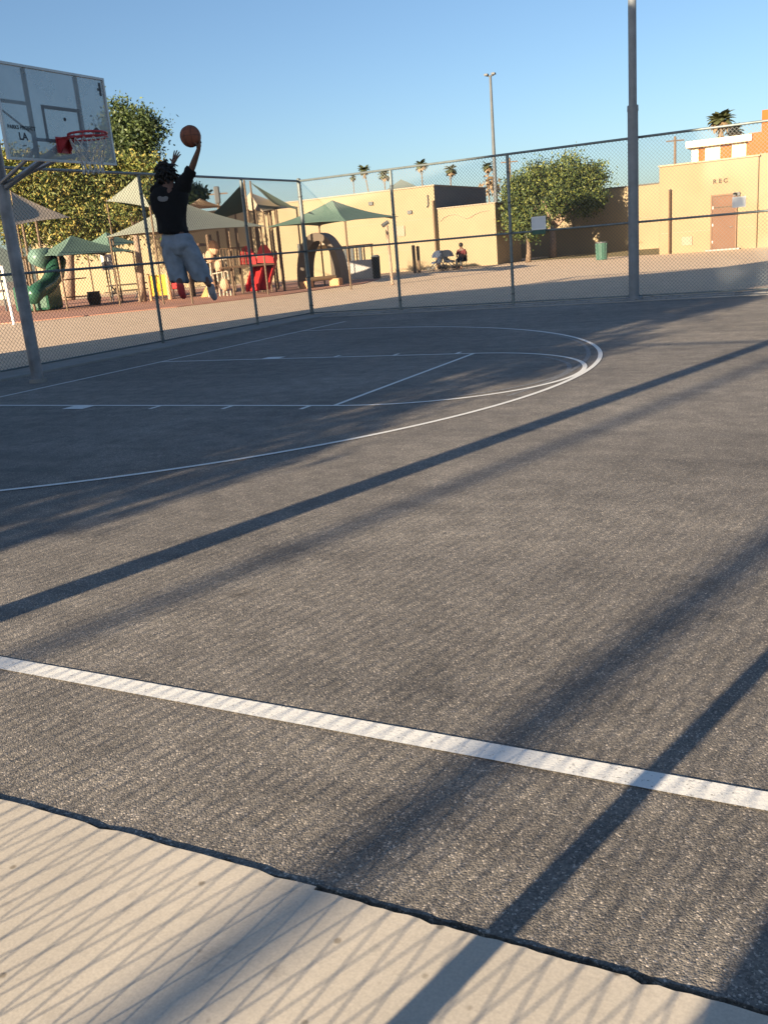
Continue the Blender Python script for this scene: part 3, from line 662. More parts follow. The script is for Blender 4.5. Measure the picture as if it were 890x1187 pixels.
for px0, px1, py0, py1 in ((398, 403, 286, 305), (406, 411, 286, 305), (415, 420, 285, 304), (345, 356, 283, 300)):
    a = ony(px0, py0, 42.86); b_ = ony(px1, py1, 42.86); mb = MB(); mb.span((a.x, 42.82, b_.z), (b_.x, 42.87, a.z)); wv = mb.build('window', mat('window_glass', (.06, .07, .08), .15, .1, 2), t)
    mb = MB(); mb.span((a.x-.04, 42.80, b_.z-.06), (b_.x+.04, 42.87, b_.z)); mb.build('sill', CREAMW, wv)
hall = t
# low cream annex
t = thing('cream_annex', 'lower cream stucco wall joining the tall hall, with mast in front', 'building', (-11, 45, 0))
za = ony(540, 239, 43.1).z
mb = MB(); mb.span((-12.92, 43.1, -.1), (-9.3, 47.5, za)); mb.build('wall', STUC, t)
mb = MB(); mb.span((-12.92, 43.05, za), (-9.25, 47.6, za+.06)); mb.build('roof_cap', ROOFC, t)
mb = MB(); mb.tube([ony(x, y, 43.07) for x, y in ((510, 257), (514, 252.5), (520, 249.5), (527, 248.5), (534, 251), (539, 253.5), (545, 252), (549, 249), (557, 245.5), (566, 244))], .018, 6); mb.build('surface_cable', ROOFC, t)
# long rear wing behind the tree
mb = MB(); mb.span((-46, 42.885, 1.22), (-12.98, 42.897, 1.24)); mb.span((-46, 42.885, 2.9), (-12.98, 42.897, 2.92)); mb.build_each('stucco_joint', ROOFC, hall)
for px, py in ((475, 246), (430, 236)):
    a = ony(px, py, 42.88); mb = MB(); mb.span((a.x-.14, 42.80, a.z-.1), (a.x+.14, 42.89, a.z+.1)); mb.build('wall_light', DARKST, hall)
a = ony(463, 268, 42.88); mb = MB(); mb.span((a.x-.35, 42.84, a.z-.3), (a.x+.35, 42.89, a.z+.3)); mb.build('vent_grille', ROOFC, hall)
t = thing('rear_wing', 'long tan stucco wing lying behind the leafy tree and green bin', 'building', (-3, 55, 0))
mb = MB(); mb.span((-12.9, 54.5, -.1), (2.6, 62, 3.98)); mb.build('wall', STUC, t)
mb = MB(); mb.span((-12.85, 54.45, 3.98), (2.6, 62, 4.06)); mb.build('roof_cap', mat('dark_roof_cap', (.12, .11, .10), .8), t)
mb = MB()
for x in (-1.2, .2, .9): mb.box((x, 56, 4.25), (.7, .6, .38))
mb.build_each('roof_unit', WHITE, t, bevel=.03)
mb = MB(); mb.span((-9.28, 54.47, 1.95), (2.6, 54.5, 1.98)); mb.build('stucco_joint', ROOFC, t)
# tan block with the door
Y0 = 39.6
t = thing('tan_block', 'tan stucco block with brown door and three dark letters above it', 'building', (6, 42, 0))
pa = ony(763.5, 194, Y0); pb = ony(882, 179, Y0)
H1 = pa.z
mb = MB(); mb.span((pa.x, Y0, -.1), (pb.x-.1, 54, H1)); w_ = mb.build('wall', STUC2, t, bevel=.06)
mb = MB(); mb.span((pb.x-.098, Y0+.12, -.1), (pb.x+14, 54, H1+.12)); mb.build('side_wall', STUC2, t, bevel=.05)
mb = MB(); mb.span((pa.x-.04, Y0-.05, H1+.002), (pb.x-.06, Y0+.3, H1+.07)); mb.build('coping', mat('pale_coping', (.36, .29, .19), .85, .1, 3), w_)
mb = MB(); mb.span((pb.x-1.2, Y0-.10, 2.45), (pb.x-.9, Y0-.004, 2.62)); mb.build('wall_light', DARKST, w_)
mb = MB(); mb.span((pa.x+1.1, Y0-.05, .35), (pa.x+1.6, Y0-.004, .75)); mb.build('vent_grille', ROOFC, w_)
mb = MB(); mb.span((pa.x+.1, Y0-.012, .98), (pb.x-.15, Y0-.001, 1.0)); mb.build('stucco_joint', ROOFC, w_)
a = ony(825.5, 228, Y0); b_ = ony(851, 288, Y0)
mb = MB(); mb.span((a.x, Y0-.06, .02), (b_.x, Y0-.005, a.z)); dd = mb.build('door', DOORB, t, bevel=.01)
mb = MB(); fr = .07
mb.span((a.x-fr, Y0-.10, 0), (a.x, Y0-.004, a.z+fr)); mb.span((b_.x, Y0-.10, 0), (b_.x+fr, Y0-.004, a.z+fr)); mb.span((a.x, Y0-.10, a.z), (b_.x, Y0-.004, a.z+fr)); mb.build('door_frame', mat('frame_brown', (.16, .09, .05), .6), dd)
mb = MB(); mb.span((a.x+.05, Y0-.068, a.z-.55), (b_.x-.05, Y0-.061, a.z-.50)); mb.build('vent_strip', DOORD, dd)
mb = MB(); mb.span((a.x-.25, Y0-.45, -.01), (b_.x+.25, Y0-.11, .06)); mb.build('threshold', KERB, dd)
mb = MB()
for zz in (.4, 1.2, 2.0): mb.span((a.x-.02, Y0-.075, zz-.06), (a.x+.05, Y0-.062, zz+.06))
mb.build_each('hinge', GALV, dd)
mb = MB(); mb.tube([(b_.x-.12, Y0-.06, 1.05), (b_.x-.12, Y0-.13, 1.05), (b_.x-.24, Y0-.13, 1.05)], .014, 8); mb.build('handle', GALV, dd)
tt = ony(833.5, 210, Y0)
for ch, px in (('R', 828), ('E', 834.2), ('C', 840.4)):
    q_ = ony(px, 210-(px-834)*.1, Y0); text(ch, .27, (q_.x, Y0-.03, q_.z), (1, 0, 0), (0, 0, 1), .02, mat('bronze_letter', (.06, .035, .015), .6), 'letter', t)
# orange house beyond
t = thing('orange_house', 'orange stucco building with cream roof band and pale panels, rising behind the tan block', 'building', (9, 72, 0))
D2 = 80.0
a = at(800, 185, D2); Y2 = a.y
def o2(px, py, Y=None): return ony(px, py, Y or Y2)
l0, r0 = o2(799, 180), o2(868, 170)
zt = o2(835, 160).z; zb = o2(835, 168).z
mb = MB(); mb.span((l0.x+.3, Y2, -.1), (r0.x+14, Y2+9, zb)); mb.build('wall', ORANGE, t)
mb = MB(); mb.span((l0.x-.25, Y2-.7, zb+.003), (r0.x+.25, Y2+9.3, zt)); mb.build('roof', CREAMW, t, bevel=.05)
for px0, px1 in ((801.5, 809), (817, 834), (848, 864)):
    a = o2(px0, 169); b_ = o2(px1, 187); mb = MB(); mb.span((a.x, Y2-.06, b_.z-1), (b_.x, Y2-.005, zb-.05)); mb.build('pale_panel', CREAMW, t)
a = o2(884, 129); mb = MB(); mb.span((a.x, Y2-1.0, -.1), (a.x+12, Y2+7, a.z)); mb.build('tower', ORANGE, t)
a = o2(868, 155); mb = MB(); mb.span((a.x, Y2-.5, -.1), (a.x+10, Y2-.01, a.z)); mb.build('front_bay', ORANGE, t)
# unseen block behind the photographer, outline shaped to shade the left court
t = thing('shade_block', 'unseen beige block behind the photographer, shaped to shade the left of the court', 'building', (-4, -18, 0))
mb = MB(); mb.prism([(-11.0, -14.6, -.1), (1.5, -14.6, -.1), (1.5, -14.6, 3.2), (-.2, -14.6, 7.2), (-.9, -14.6, 11.6), (-2.6, -14.6, 11.4), (-4.0, -14.6, 9.4), (-11.0, -14.6, 8.0)], (0, -3, 0)); mb.build('wall', STUC2, t)
for zc in (1.7, 5.0, 8.3):
    for x in (range(-9, 1, 3) if zc < 2 else range(-9, -1, 3) if zc < 8 else (-3,)):
        mb = MB(); mb.span((x-.6, -14.6+.05, zc-.6), (x+.6, -14.6+.004, zc+.6)); wv = mb.build('window', MATS['window_glass'], t)
        mb = MB(); mb.span((x-.7, -14.45, zc-.7), (x+.7, -14.596, zc-.6)); mb.build('sill', CREAMW, wv)
tree('ficus_tree', 'unseen leafy tree added behind the photographer beside the beige block to soften the shade edge', V((1.5, -17.5, 0)), ([(1.5, -17.5, 0), (1.55, -17.5, 1.6), (1.4, -17.5, 2.8)], [.2, .17, .13]), [([(1.4, -17.5, 2.6), (.9, -17.4, 3.6), (.4, -17.5, 4.8)], [.1, .07, .03])],  # unseen tree, added to soften the edge of the court shade
     [((1.7, -17.5, 3.0), (.75, .8, 1.3)), ((1.1, -17.5, 4.3), (.9, .8, 1.3)), ((.4, -17.5, 6.0), (.8, .8, 1.5)), ((0, -17.5, 7.8), (.6, .8, 1.5))], 7000, .09, [LEAF['dark'], LEAF['mid'], LEAF['light']], 21, None, BARK, .16)
t = thing('shade_pillar', 'unseen stucco pillar added behind the photographer to shade the lower right corner', 'pillar', (8.6, -13.2, 0))  # unseen pillar, added to cast the dark wedge at lower right
mb = MB(); mb.span((7.98, -13.4, 0), (9.4, -12.9, 3.4)); mb.build('shaft', STUC2, t, bevel=.02)
mb = MB(); mb.span((7.94, -13.46, 3.4), (9.44, -12.84, 3.52)); mb.build('cap', CONCW, t)
t = thing('shade_bag', 'unseen dark bag added behind the fence for a shadow at lower left', 'bag', (7.2, -9.9, 0))  # invented bag out of view, added for a small shadow at lower left
mb = MB(); mb.tube([(6.90, -9.83, .19), (7.0, -9.83, .19), (7.38, -9.83, .19), (7.47, -9.83, .15), (7.53, -9.83, .12)], [.14, .20, .19, .13, .07], 16); mb.build('bag_body', BLKP, t, smooth=True)
mb = MB(); mb.tube([(7.05, -9.63, .16), (7.1, -9.61, .10), (7.3, -9.61, .10), (7.36, -9.63, .16)], .012, 6); mb.build('handle', DARKST, t)
# light pole and palms behind the camera whose long shadows cross the court
b0 = V((5.42, -9.95, 0)); t = pole('steel_pole', 'steel court pole behind the photographer casting the long shadow across the court', 'light pole', b0, [(0, .10, 8.5, .09)], GALV)
mb = MB(); mb.tube([b0+V((0, 0, 0)), b0+V((0, 0, .05))], .14, 16); mb.build('base_flange', GALV, t)

TG = 'leafy trees in front of the rear wing'
tree_at('ficus_tree', 'broad leafy tree with pale trunk beside the white notice, right of the pair', 640, DT, [(625, 215), (650, 205), (672, 215), (690, 230), (655, 240)],
        [(642, 218, 26, 26), (660, 210, 24, 20), (680, 205, 17, 17), (660, 186, 11, 9), (690, 210, 13, 17), (682, 232, 20, 16), (655, 237, 22, 16), (636, 243, 12, 20), (626, 205, 17, 17), (699, 196, 6, 9)], 26000, .092, LM, 3, TG, BARKL, .22, 262, .30, .5)
tree_at('ficus_tree', 'leafy tree with low crown, left of the pair, just right of the mast', 612, 52.5, [(605, 250), (600, 225), (618, 240), (622, 215)],
        [(604, 225, 17, 20), (598, 242, 13, 19), (609, 253, 16, 19), (616, 215, 13, 19), (591, 222, 6, 10), (618, 266, 12, 9), (597, 260, 9, 11)], 16000, .092, LM, 4, TG, BARK, .15, 280, .28, .5)
TG2 = 'large trees behind the playground'
GM = [LEAF['mid'], LEAF['light'], LEAF['gold']]
tree_at('shade_tree', 'large yellow-green tree behind the playground shade cloths, under the backboard', 80, 54, [(50, 230), (80, 210), (110, 230), (130, 200)],
        [(60, 215, 58, 34), (110, 215, 48, 40), (30, 250, 42, 34), (90, 262, 48, 30), (130, 240, 36, 40), (160, 205, 30, 22), (10, 210, 40, 36), (165, 245, 16, 32)], 56000, .115, GM, 5, TG2, BARKL, .35, 270, .42, .2)
tree_at('dark_tree', 'dark green treetop rising against the sky behind the yellow-green tree', 140, 68, [(130, 160), (150, 150), (165, 150)],
        [(152, 152, 30, 30), (138, 128, 14, 14), (172, 160, 20, 22), (145, 180, 32, 24), (182, 150, 10, 12), (125, 170, 18, 30), (155, 195, 28, 18)], 17000, .14, [LEAF['dark'], LEAF['dark'], LEAF['mid']], 6, TG2, BARK, .3, 200, .42, .2)
tree_at('young_tree', 'slender tan-trunked tree leaning beside the yellow play panel', 166, 41, [(158, 245), (150, 235), (172, 240), (164, 225)],
        [(155, 242, 20, 17), (168, 236, 14, 20), (142, 250, 12, 10)], 4200, .075, GM, 8, TG2, BARKL, .17, 266, .28, .2, -9)
tree_at('distant_tree', 'small dark treetop above the tan shade cloth right of the player', 229, 75, [(229, 225)], [(229, 226, 9, 11), (224, 234, 10, 6)], 1500, .2, [LEAF['dark'], LEAF['dark'], LEAF['mid']], 9, TG2, BARK, .15, 232, .3)
tree_at('bare_shrub', 'tawny dry shrub top behind the annex roof by the mast', 573, 66, [(570, 212)], [(572, 214, 6, 9)], 260, .16, [LEAF['drypalm']]*3, 10, None, BARK, .1, 222, .3)
# near-camera shade: palms behind the photographer
def palm(base, h, r0, crown, label, group, skirt=.5, nf=26, lean=(0, 0), dry=-.15):
    base = V(base); t = thing('palm_tree', label, 'palm tree', base, group); top = base+V((lean[0], lean[1], h))
    mb = MB(); mb.tube([base, base.lerp(top, .5)+V((lean[0]*.1, 0, 0)), top], [r0*1.25, r0, r0*.85], 10); mb.build('trunk', BARK, t, smooth=True)
    mb = MB()
    for i in range(nf):
        a = i*2.399; el = random.uniform(-.5, 1.35); L = crown*random.uniform(.75, 1.05); hd = V((math.cos(a), math.sin(a), 0)); sd = V((-math.sin(a), math.cos(a), 0))
        dead = el < dry
        pts = []; p = top.copy(); e = el
        for k in range(6): pts.append(p.copy()); p = p+(hd*math.cos(e)+V((0, 0, 1))*math.sin(e))*L/5; e -= .28
        for k in range(5):
            wd = crown*[.03, .10, .2, .22, .14][k]; wn = crown*[.10, .2, .22, .14, .02][k]
            for s in (-1, 1): mb.add([pts[k], pts[k+1], pts[k+1]+sd*s*wn-V((0, 0, wn*.35)), pts[k]+sd*s*wd-V((0, 0, wd*.35))], [(0, 1, 2, 3)], 1 if dead else 0)
    mb.build('crown', [LEAF['palm'], LEAF['drypalm']], t)
    if skirt:
        mb = MB()
        for i in range(30):
            a = random.uniform(0, 2*PI); z = random.uniform(0, skirt*crown); r_ = crown*.18; q = top+V((math.cos(a)*r0, math.sin(a)*r0, -z)); e = q+V((math.cos(a)*r_, math.sin(a)*r_, -crown*.3)); sd = V((-math.sin(a), math.cos(a), 0))*crown*.06
            mb.add([q-sd, q+sd, e+sd*.3, e-sd*.3], [(0, 1, 2, 3)])
        mb.build('dry_skirt', LEAF['drypalm'], t)
    return t
PG = 'distant fan palms on the skyline'
labs = ['short faint fan palm, leftmost on the skyline above the hall roof', 'leaning fan palm second from left above the hall roof', 'fan palm just left of the second far fence post', 'tallest fan palm poking above the top rail over the hall',
        'round-headed fan palm above the shaded side wall', 'fan palm right beside the slender mast', ]
for (px, pyc, dd_, cr, ln), lb in zip(((409, 206, 330, 1.5, 0), (422, 197, 230, 1.9, -3.5), (445, 203, 230, 1.9, 0), (488, 191, 220, 1.9, 0), (522, 197, 220, 1.9, 1), (565, 193, 215, 1.7, 0)), labs):
    b = gnd(px, dd_); top = at(px, pyc, dd_); b2 = b-V((ln, 0, 0))*1.0; palm((top.x-ln, top.y, 0), top.z, .16, cr*1.15, lb, PG, .7, 40, (ln, 0))
top = at(835, 140, 125); palm((top.x, top.y, 0), top.z, .3, 2.3, 'large shaggy palm with dry skirt behind the orange building', None, .9, 70, (0, 0), .15)
top = at(851, 152, 128); palm((top.x, top.y, 0), top.z, .3, 1.6, 'lower brownish palm crowded against the large shaggy palm', None, .9, 60, (0, 0), .3)
PB = 'palms behind the photographer'
palm((1.60, -33.6, 0), 18, .08, 2.2, 'slim palm trunk behind the photographer, right of the other', PB)
palm((-1.55, -38.0, 0), 19, .065, 2.2, 'slim palm trunk behind the photographer, left of the other', PB)
def utility(px, pyt, dep, label, box=False):
    top = at(px, pyt, dep); b = V((top.x, top.y, 0)); t = thing('utility_pole', label, 'utility pole', b, 'utility poles on the skyline')
    mb = MB(); mb.tube([b, top], [.2, .14], 8); mb.build('pole', BARK, t)
    mb = MB(); mb.box(top-V((0, 0, .5)), (2.2, .12, .14), R(27)); mb.build('cross_arm', BARK, t)
    if box:
        mb = MB(); mb.box(top-V((0, 0, .6)), (.55, .5, 1.7), R(27)); mb.build('transformer', DARKST, t, bevel=.1)
utility(590, 183, 120, 'dark utility pole with short cross arm above the low-crowned tree')
utility(251, 219, 95, 'utility pole carrying a dark transformer box above the canopies', True)
utility(782, 158, 110, 'faint utility pole above the tan block roof corner')

# ------------------------------------------------------------------ shade canopies
def hip(label, apex, corners, fab, group, sag=.10, posts=True, pc=TANP, pr0=.038, base_inset=.06):
    ctr = sum(corners, V((0, 0, 0)))/4; t = thing('shade_canopy', label, 'shade canopy', (ctr.x, ctr.y, 0), group)
    mb = MB(); N = 10
    for i in range(4):
        a, b = corners[i], corners[(i+1) % 4]; grid = []
        mid = (a+b)/2; inn = (ctr-mid); inn.z = 0; inn.normalize(); wd = (b-a).length
        for r_ in range(N+1):
            row = []; f_ = r_/N
            for k in range(N+1):
                u = k/N; e = a.lerp(b, u)+inn*(4*u*(1-u)*wd*.07)+V((0, 0, 4*u*(1-u)*wd*.012)); p = e.lerp(apex, f_)
                p.z -= sag*math.sin(PI*f_)*(1)  ; row.append(p)
            grid.append(row)
        mb.sheet(grid[:-1]+[[apex+V((0, 0, 0))+(p-apex)*.001 for p in grid[-2]]], .012)
    mb.build('canopy', fab, t, smooth=False)
    if posts:
        for c_ in corners:
            q = c_+(ctr-c_)*base_inset; mb = MB(); mb.tube([V((q.x, q.y, 0)), V((q.x, q.y, c_.z+.02)), ], pr0, 10); mb.build('post', pc, t)
        mb = MB()
        for c_ in corners: mb.tube([c_+(ctr-c_)*base_inset-V((0, 0, .06)), apex-V((0, 0, .22+sag))], .03, 6)
        mb.build('rafters', pc, t)
    return t
CG = 'hip roofed shade canopies'
def far_corner(cs, ap): return None
def hip_px(label, ap, L_, Nn, Rr, fab, **k):
    a = at(*ap); l_ = at(*L_); n_ = at(*Nn); r_ = at(*Rr); f_ = l_+r_-n_; f_.z = (l_.z+r_.z)/2
    return hip(label, a, [l_, n_, r_, f_], fab, CG, **k)
hip_px('large green hip canopy in front of the cream hall, nearest the far fence corner', (385, 232, 38), (308, 263.5, 38.5), (401, 256, 34.5), (462, 251, 37), GRNFAB)
hip_px('grey-green canopy directly behind the leaping player', (205, 232, 37), (122, 275, 38), (212, 268, 33), (308, 262, 36), GRYFAB)
hip_px('low teal-green canopy over the green slide', (83, 273, 40), (36, 299, 41), (66, 297, 37), (158, 291, 40), GRNFAB, sag=.06)
hip_px('small green canopy peak between the slide canopy and the leaning trunk', (123, 269, 45), (98, 283, 46), (128, 286, 43), (162, 281, 45), GRNFAB, sag=.06)
hip_px('tan canopy with upright posts over the red slides', (290, 223, 41), (270, 245, 42), (305, 245, 38.5), (346, 240, 41), TANFAB, sag=.08)
def sail(label, pts, fab, group, sag=.25, posts=()):
    a, b, c_ = [at(*p) for p in pts]; ctr = (a+b+c_)/3; t = thing('shade_sail', label, 'shade sail', (ctr.x, ctr.y, 0), group); N = 12
    mb = MB(); grid = []
    for i in range(N+1):
        f_ = i/N; row = []
        for k in range(N+1):
            u = k/N; w_ = (a*(1-u)+b*u)*(1-f_)+c_*f_
            bary = [(1-u)*(1-f_), u*(1-f_), f_]; e = 27*bary[0]*bary[1]*bary[2]
            edge = 4*(bary[0]*bary[1]+bary[1]*bary[2]+bary[0]*bary[2])
            w_ = w_.lerp(ctr, .10*edge*(1-e*.6)); w_.z -= sag*e*.4; row.append(w_)
        grid.append(row)
    grid[-1] = [c_+(p-c_)*.002 for p in grid[-2]]
    mb.sheet(grid, .012); mb.build('cloth', fab, t)
    for q in (a, c_):
        mb = MB(); mb.tube([V((q.x, q.y, 0)), V((q.x, q.y, q.z+.05))], .04, 10); mb.build('post', TANP, t)
    return t
SG = 'triangular shade sails'
sail('tan triangular sail at far left beside the hoop pole', ((13, 222, 44), (82, 252, 42), (12, 262, 36)), TANFAB, SG)
sail('pale grey pointed sail left of the player', ((124, 233, 41), (160, 204, 38), (174, 240, 35)), GRYFAB, SG)
sail('small tan sail just right of the player’s back', ((208, 243, 44), (232, 230, 42), (262, 240, 43)), TANFAB, SG)
sail('dark green steep sail with its tip at the top rail', ((283, 210, 38), (232, 262, 37), (288, 244, 40)), DGRNFAB, SG)
sail('narrow dark green sail slanting down to the right of the steep one', ((290, 211, 39), (346, 243, 37), (318, 238, 42)), DGRNFAB, SG)

# ------------------------------------------------------------------ playground equipment
def vpost(px, pyt, dep, r_=.05, m_=TANP, mb=None):
    top = at(px, pyt, dep); mb.tube([V((top.x, top.y, 0)), top], r_, 8)
t = thing('play_structure', 'climbing structure with tan posts and twin red slides below the tan canopy', 'play structure', gnd(300, 39.5))
for px, py, dd_ in ((262, 262, 38), (272, 258, 40), (296, 243, 38.6), (313, 244, 41), (320, 243, 38.6), (252, 268, 40)):
    mb = MB(); vpost(px, py, dd_, .055, mb=mb); mb.build('post', TANP, t)
dk = [at(262, 0, 38), at(322, 0, 38.6), at(316, 0, 41.2), at(255, 0, 41)]
mb = MB(); mb.prism([(p.x, p.y, 0) for p in [gnd(262, 38), gnd(322, 38.6), gnd(315, 41.2), gnd(254, 40.6)]], (0, 0, .08)); 
for i in range(len(mb.v)): mb.v[i] = (mb.v[i][0], mb.v[i][1], mb.v[i][2]+1.15)
mb.build('deck', mat('brown_deck', (.10, .06, .04), .8), t)
mb = MB()
for k in range(9):
    f_ = k/8; q = gnd(262, 38).lerp(gnd(290, 38.3), f_); mb.tube([q+V((0, 0, 1.2)), q+V((0, 0, 1.95))], .02, 6)
q0, q1 = gnd(262, 38), gnd(290, 38.3); mb.tube([q0+V((0, 0, 1.95)), q1+V((0, 0, 1.95))], .025, 6); mb.tube([q0+V((0, 0, 1.2)), q1+V((0, 0, 1.2))], .025, 6)
mb.build('guard_rail', TANP, t)
def slide(px, d0, name, material, parent, w_=.5, curve=0):
    b0 = gnd(px, d0); dirv = V((.25, -1, 0)).normalized(); sd = V((-dirv.y, dirv.x, 0)); mb = MB(); pts = []
    for k in range(13):
        f_ = k/12; z = 1.25*(1-f_)**1.1+.18 if f_ < .9 else .2; p = b0+dirv*(1.5*f_-1.5)+sd*curve*math.sin(f_*PI); p.z = z; pts.append(p)
    for k in range(12):
        a, b = pts[k], pts[k+1]; h = V((0, 0, .26)); o = V((0, 0, -.04)); 
        mb.add([a-sd*w_/2, a+sd*w_/2, b+sd*w_/2, b-sd*w_/2, a-sd*w_/2+o, a+sd*w_/2+o, b+sd*w_/2+o, b-sd*w_/2+o], [(0, 1, 2, 3), (7, 6, 5, 4)])
        for s in (-1, 1):
            e = sd*s*w_/2; e2 = sd*s*(w_/2+.05); mb.add([a+e+o, b+e+o, b+e+h, a+e+h, a+e2+o, b+e2+o, b+e2+h, a+e2+h], [(0, 1, 2, 3), (7, 6, 5, 4), (3, 2, 6, 7), (0, 4, 5, 1)])
    return mb.build(name, material, parent)
slide(293, 37.9, 'slide', REDP, t, .42, 0); slide(306, 38.2, 'slide', REDP, t, .42, 0)
mb = MB(); q = gnd(296, 39); 
for s in (0, 1):
    c0 = gnd(292+20*s, 38.5); k = 12; mb.prism([c0+RT*.35*math.cos(i*PI/k)+V((0, 0, 1.25+.75*math.sin(i*PI/k))) for i in range(k+1)], FW*.06)
mb.build_each('entry_panel', REDP, t)
t = thing('spring_rider', 'tan cone footed spring rider behind the player’s legs', 'play equipment', gnd(242, 40.5)); b = gnd(242, 40.5)
mb = MB(); mb.tube([b, b+V((0, 0, .42))], [.36, .08], 14); mb.build('base', mat('orange_tan_plastic', (.5, .3, .12), .6), t)
mb = MB(); mb.tube([b+V((0, 0, .4)), b+V((0, 0, 1.2))], .035, 8); mb.box(b+V((0, 0, 1.2)), (.5, .2, .08)); mb.build('seat', CONCW, t)
t = thing('climbing_net', 'pale rope climbing frame between the player and the tan posts', 'play equipment', gnd(262, 38.4)); 
mb = MB()
for k in range(7):
    q = gnd(243+k*4.2, 39.3); mb.tube([q, q+V((.1*math.sin(k*2), 0, 1.6+.25*math.cos(k*1.7)))], .03, 6)
mb.build_each('upright_bar', CONCW, t)
mb = MB()
for z in (.45, .95, 1.45): mb.tube([gnd(243, 39.3)+V((0, 0, z)), gnd(268, 39.3)+V((0, 0, z+.1))], .028, 6)
mb.build_each('cross_bar', CONCW, t)
mb = MB(); 
for px, z, s in ((249, 1.7, .22), (255, 2.05, .26), (258, 1.3, .2), (247, .55, .2), (262, .5, .22)): q = gnd(px, 39.2); mb.sphere(q+V((0, 0, z)), s, 8, 6, (1, .6, 1.2))
mb.build_each('hand_hold', mat('peach_plastic', (.45, .28, .18), .7, .2, 3), t)
# dark timber equipment in the shade of the grey-green canopy
t = thing('timber_play_fort', 'dark timber play fort in shade under the grey-green canopy', 'play structure', gnd(228, 43))
mb = MB()
for px, dd_ in ((216, 42), (240, 42), (214, 45), (243, 45)): vpost(px, 272, dd_, .08, mb=mb)
mb.build_each('post', TANP, t)
mb = MB(); q = gnd(228, 43.5); mb.box(q+V((0, 0, 1.1)), (1.3, 2.0, .12), R(27)); mb.box(q+V((0, 0, 2.3)), (1.3, 2.2, .1), R(27)); mb.box(q+V((0, .9, 1.5)), (1.25, .08, .8), R(27)); mb.build_each('deck', MATS['brown_deck'], t)
# red toy panel + yellow panel
t = thing('yellow_play_panel', 'bright yellow play panel with dark lettering strip, right of the leaning trunk', 'play panel', gnd(189, 41))
mb = MB(); a = gnd(176, 41.0); b = gnd(198, 41.0); z0 = at(189, 343, 41).z; z1 = at(189, 318.5, 41).z; th = FW.copy(); th.z = 0; th.normalize()
mb.prism([a+V((0, 0, .22)), b+V((0, 0, .22)), b+V((0, 0, 1.12)), a+V((0, 0, 1.12))], th*.06); mb.build('panel', YELP, t, bevel=.01)
mb = MB(); c_ = a.lerp(b, .42)+V((0, 0, .58))-th*.03; mb.tube([c_, c_+th*.03], .17, 16); mb.build('button', mat('deep_yellow_plastic', (.75, .38, .0), .5), t)
mb = MB()
for k in range(7): q = a.lerp(b, .08+.13*k); mb.prism([q+V((0, 0, .08))-th*.01, q+(b-a)*.07+V((0, 0, .08))-th*.01, q+(b-a)*.07+V((0, 0, .19))-th*.01, q+V((0, 0, .19))-th*.01], th*.05)
mb.build_each('base_mark', BLKP, t)
for q in (a, b):
    mb = MB(); mb.tube([q, q+V((0, 0, 1.2))], .07 if q is a else .10, 10); mb.build('post', mat('peach_post', (.5, .3, .17), .7), t)
t = thing('toddler_play_cube', 'low red play cube just right of the yellow panel', 'play equipment', gnd(208, 41.5)); q = gnd(208, 41.2)
mb = MB(); mb.box(q+V((0, 0, .72)), (.5, .4, .55), R(27)); mb.build('body', REDP, t, bevel=.05)
mb = MB()
for s in (-1, 1): mb.tube([q+RT*.2*s, q+RT*.2*s+V((0, 0, .5))], .035, 6)
mb.build_each('leg', CONCW, t)
# green slide structure at left
t = thing('green_slide_tower', 'green moulded slide tower in the shade at far left', 'play structure', gnd(55, 41))
pts = [at(66, 303, 41), at(64, 318, 40.2), at(56, 330, 39.5), at(46, 336, 38.8), at(38, 343, 38)]
mb = MB(); mb.tube(pts, [.42, .40, .36, .34, .36], 16); mb.build('tube_slide', GRNP, t, smooth=True)
mb = MB(); mb.tube([at(41, 298, 40), at(54, 300, 41), at(63, 303, 42)], [.35, .5, .5], 14); mb.build('hood', mat('pale_green_plastic', (.12, .2, .17), .3), t, smooth=True)
mb = MB(); q = gnd(48, 40.5); mb.box(q+V((0, 0, .6)), (1.6, 1.4, 1.1), R(20)); mb.build('base', GRNP, t, bevel=.12)
for px, py, dd_ in ((26, 258, 40), (42, 256, 41), (30, 300, 39)):
    mb = MB(); vpost(px, py, dd_, .06, mb=mb); mb.build('post', TANP, t)
mb = MB(); mb.tube([at(18, 300, 40), at(45, 297, 40.5)], .06, 8); mb.tube([at(70, 325, 41), at(100, 322, 41)], .03, 6); mb.tube([at(75, 345, 41), at(102, 343, 41)], .03, 6); mb.build_each('rail', TANP, t)
b = gnd(111, 42); t = thing('barrel_planter', 'round dark barrel under the small green canopy', 'planter', b)
mb = MB(); mb.tube([b, b+V((0, 0, .35)), b+V((0, 0, .6))], [.24, .32, .27], 16); mb.build('barrel', DOORD, t); mb = MB(); mb.tube([b+V((0, 0, .58)), b+V((0, 0, .63))], .3, 16); mb.build('hoop', DARKST, t)
q = at(124, 304, 44); t = thing('blank_board', 'blank white board on a thin post under the small green canopy', 'sign', (q.x, q.y, 0))
mb = MB(); mb.box(q, (.5, .04, .72), R(27)); mb.build('sign_plate', SIGN, t); mb = MB(); mb.tube([(q.x, q.y+.05, 0), (q.x, q.y+.05, q.z)], .03, 6); mb.build('post', GALV, t)
b = gnd(150, 47); t = thing('picnic_table', 'dark picnic table in shade left of the leaning trunk', 'table', b)
mb = MB(); mb.box(b+V((0, 0, .74)), (1.9, .8, .07), R(27)); mb.build('tabletop', DOORD, t)
mb = MB(); 
for s in (-1, 1): mb.box(b+V((-s*.3, s*.62, .44)), (1.9, .28, .05), R(27))
mb.build_each('bench_seat', DOORD, t); mb = MB()
